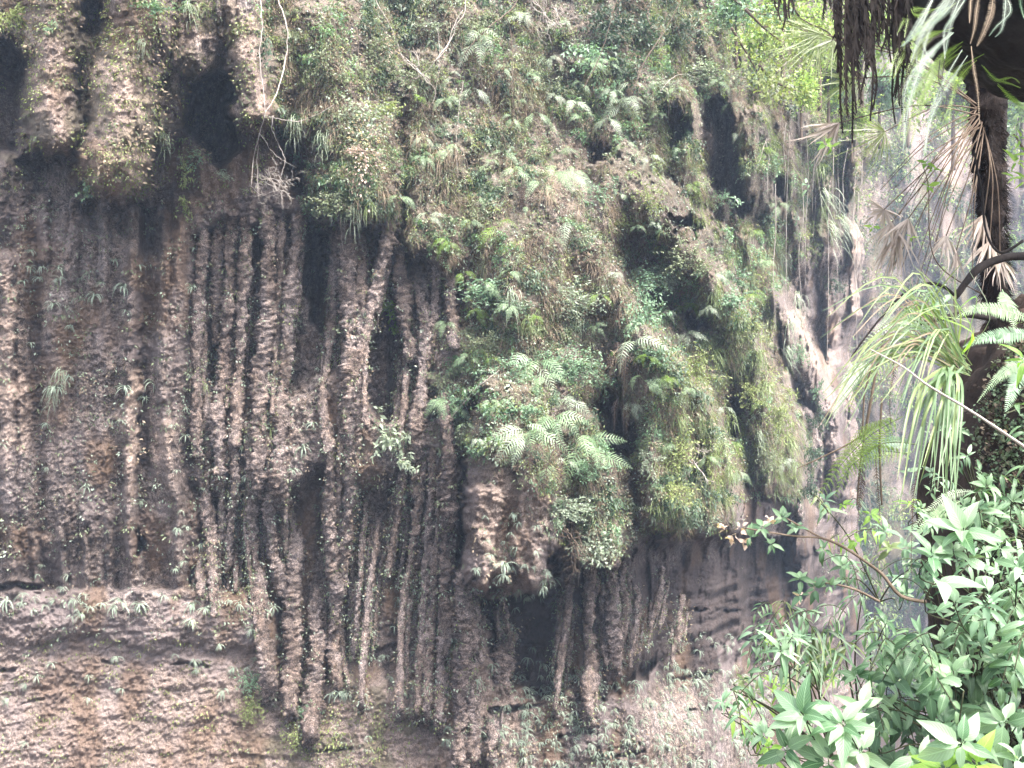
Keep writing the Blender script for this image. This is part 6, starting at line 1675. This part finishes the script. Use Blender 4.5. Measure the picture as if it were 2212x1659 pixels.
shrub((2250, 1250), 2.7, field(2110, 2225, 1130, 1270, 12, 50, ['big_leaf', 'pale_leaf', 'mint'], ['lance', 'serr'], 2.3, 2.6), 'green bush behind the highest whitish leaves', seed=9)
shrub((2250, 950), 2.6, [(2215, 780, 56, 6, 'lime_leaf', 'lance', 2.3), (2225, 850, 60, 6, 'big_leaf', 'lance', 2.3), (2212, 920, 50, 5, 'big_leaf', 'lance', 2.4)], 'feathery-leaved sprig entering from the right edge of the bank', seed=10)
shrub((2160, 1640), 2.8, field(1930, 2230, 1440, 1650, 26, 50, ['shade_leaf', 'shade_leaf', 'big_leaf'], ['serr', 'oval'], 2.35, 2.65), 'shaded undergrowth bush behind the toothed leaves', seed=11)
shrub((1860, 1600), 2.9, field(1640, 1900, 1280, 1440, 20, 36, ['mint', 'big_leaf', 'pale_leaf', 'grass'], ['lance', 'slim'], 2.5, 2.9), 'loose light-leaved bush between the branch and the mint-green bush', seed=12, stems=.25)
shrub((1960, 1330), 2.75, [(1647, 1140, 34, 6, 'big_leaf', 'oval', 2.6), (1690, 1118, 32, 6, 'big_leaf', 'oval', 2.6), (1720, 1140, 30, 6, 'pale_leaf', 'oval', 2.6), (1620, 1160, 32, 5, 'big_leaf', 'oval', 2.6), (1665, 1175, 30, 5, 'big_leaf', 'oval', 2.6), (1729, 1250, 36, 7, 'big_leaf', 'oval', 2.6), (1760, 1270, 34, 6, 'shade_leaf', 'oval', 2.6), (1790, 1265, 30, 5, 'big_leaf', 'oval', 2.6), (1730, 1285, 34, 4, 'shade_leaf', 'oval', 2.6), (1735, 1325, 34, 6, 'big_leaf', 'lance', 2.6), (1820, 1090, 30, 4, 'lime_leaf', 'oval', 2.6), (1880, 1110, 30, 5, 'lime_leaf', 'oval', 2.65), (1850, 1170, 30, 4, 'lime_leaf', 'oval', 2.65)],
      'leafy shoots on the arching brown branch', seed=13, stems=False)
shrub((1760, 1720), 2.6, field(1600, 1700, 1530, 1650, 5, 34, ['lime_leaf', 'big_leaf'], ['oval', 'lance'], 2.4, 2.6), 'thin upright weed left of the palest shrub', seed=14)
shrub((2060, 1420), 2.9, field(1960, 2080, 1090, 1380, 18, 34, ['shade_leaf', 'big_leaf', 'mint'], ['lance', 'oval'], 2.55, 2.8), 'small-leaved greenery hiding the foot of the earth bank', seed=18, stems=.3)
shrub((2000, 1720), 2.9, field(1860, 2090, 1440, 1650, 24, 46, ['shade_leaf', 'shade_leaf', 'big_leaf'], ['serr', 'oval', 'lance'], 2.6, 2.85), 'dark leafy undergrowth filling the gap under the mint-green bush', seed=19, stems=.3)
shrub((1900, 1300), 3.6, field(1770, 1990, 1070, 1300, 24, 30, ['lime_leaf', 'big_leaf', 'mint', 'grass'], ['oval', 'lance', 'slim'], 3.1, 3.8), 'light airy growth of small leaves behind the arching brown branch', seed=16, stems=.15)
shrub((1760, 1560), 3.4, field(1600, 1830, 1330, 1560, 20, 32, ['big_leaf', 'mint', 'grass', 'lime_leaf'], ['slim', 'lance'], 3.0, 3.5), 'slender-leaved weeds at the foot of the dark layered wall', seed=17, stems=.15)
bl = [(1770 + g.uniform(-40, 60), 1380 + g.uniform(-30, 30), 1850 + g.uniform(-160, 60), 1450 + g.uniform(-20, 90)) for k in range(18)]
grass_clump((1760, 1480), 3.0, bl, .012, ['grass', 'sage', 'mint'], 'pale broad grass blades arching between the low shrubs', 59)
# lime-green leaves of climbers and the right edge
for words, d, ws in [('lime-green leaf cluster on the thin climbing stem', 3.6, [(2000, 352, 26, 5, 'lime_leaf', 'oval'), (2015, 365, 22, 4, 'lime_leaf', 'oval'), (2005, 402, 26, 5, 'lime_leaf', 'oval')]),
                     ('small lime-green leaves under the dead brown fan', 3.5, [(1785, 308, 26, 5, 'lime_leaf', 'oval'), (1797, 318, 22, 4, 'lime_leaf', 'oval')]),
                     ('hanging lime-green leaves at the right edge beside the palm', 3.3, [(2205, 300, 40, 6, 'lime_leaf', 'lance'), (2195, 350, 40, 6, 'lime_leaf', 'lance'), (2215, 390, 40, 6, 'lime_leaf', 'lance'), (2225, 330, 40, 6, 'lime_leaf', 'lance'), (2190, 385, 30, 5, 'lime_leaf', 'lance')]),
                     ('few small leaves beside the dead pale fans', 3.7, [(1885, 490, 16, 5, 'lime_leaf', 'oval'), (1898, 492, 14, 4, 'lime_leaf', 'oval'), (1968, 512, 16, 3, 'lime_leaf', 'oval')]),
                     ('pale single heart-shaped leaves on the bank', 2.5, [(2152, 735, 36, 1, 'pale_leaf', 'round'), (2040, 655, 44, 2, 'pale_leaf', 'oval'), (1990, 740, 26, 1, 'lime_leaf', 'oval')]),
                     ('small pale leafy sprig in front of the blue alcove', 12.0, [(1590, 428, 15, 5, 'pale_leaf', 'lance'), (1600, 438, 14, 5, 'pale_leaf', 'lance')]),
                     ('two grey leaves dangling before the plain right wall', 5.0, [(1738, 398, 20, 3, 'pale_leaf', 'oval'), (1745, 408, 20, 2, 'pale_leaf', 'oval')]),
                     ('variegated rounded leaves low on the dark bank', 2.75, [(1960, 1020, 26, 4, 'pale_leaf', 'oval'), (2010, 1060, 26, 5, 'big_leaf', 'lance'), (2090, 985, 36, 5, 'pale_leaf', 'lance'), (2120, 1020, 34, 5, 'big_leaf', 'lance')])]:
    o0 = P(ws[0][0], ws[0][1], d); o = empty('leaf_sprig', o0, words, 'leaves'); gg = random.Random(int(d * 10) + len(ws))
    for (px, py, s_, n, mt, sh) in ws:
        whorl(o, o0, px, py, d, s_, n, mt, sh, (gg.uniform(-.4, .4), -.8, .4), gg, spread=72)
# dry flower heads by the arching branch
for k, (x, y) in enumerate([(1560, 1140), (1585, 1165), (1600, 1140), (1612, 1172), (1660, 1125), (1720, 1290)]):
    d = 2.7; o = empty('dry_flower', P(x, y, d)); gg = random.Random(k)
    for j in range(7):
        l = link('petal', lmesh('petal', 'round', j % 3), o); s_ = 15 * K * d; l.scale = (s_, s_, s_); l.rotation_euler = (gg.uniform(-1.2, 1.2), gg.uniform(-1, 1), gg.uniform(0, 6.28)); l.location = (gg.uniform(-.01, .01), gg.uniform(-.01, .01), gg.uniform(-.01, .01))
    o.name = 'dry_flower'
    tag(o, ['pinkish dry flower head furthest left beside the arching branch', 'pinkish dry flower head below the leftmost one', 'dry flower head just left of the leafy shoots', 'dry flower head below the leafy shoots', 'small pale flower head above the arching branch', 'dry flower head under the lower side branch'][k], 'flower', 'dry flower heads')
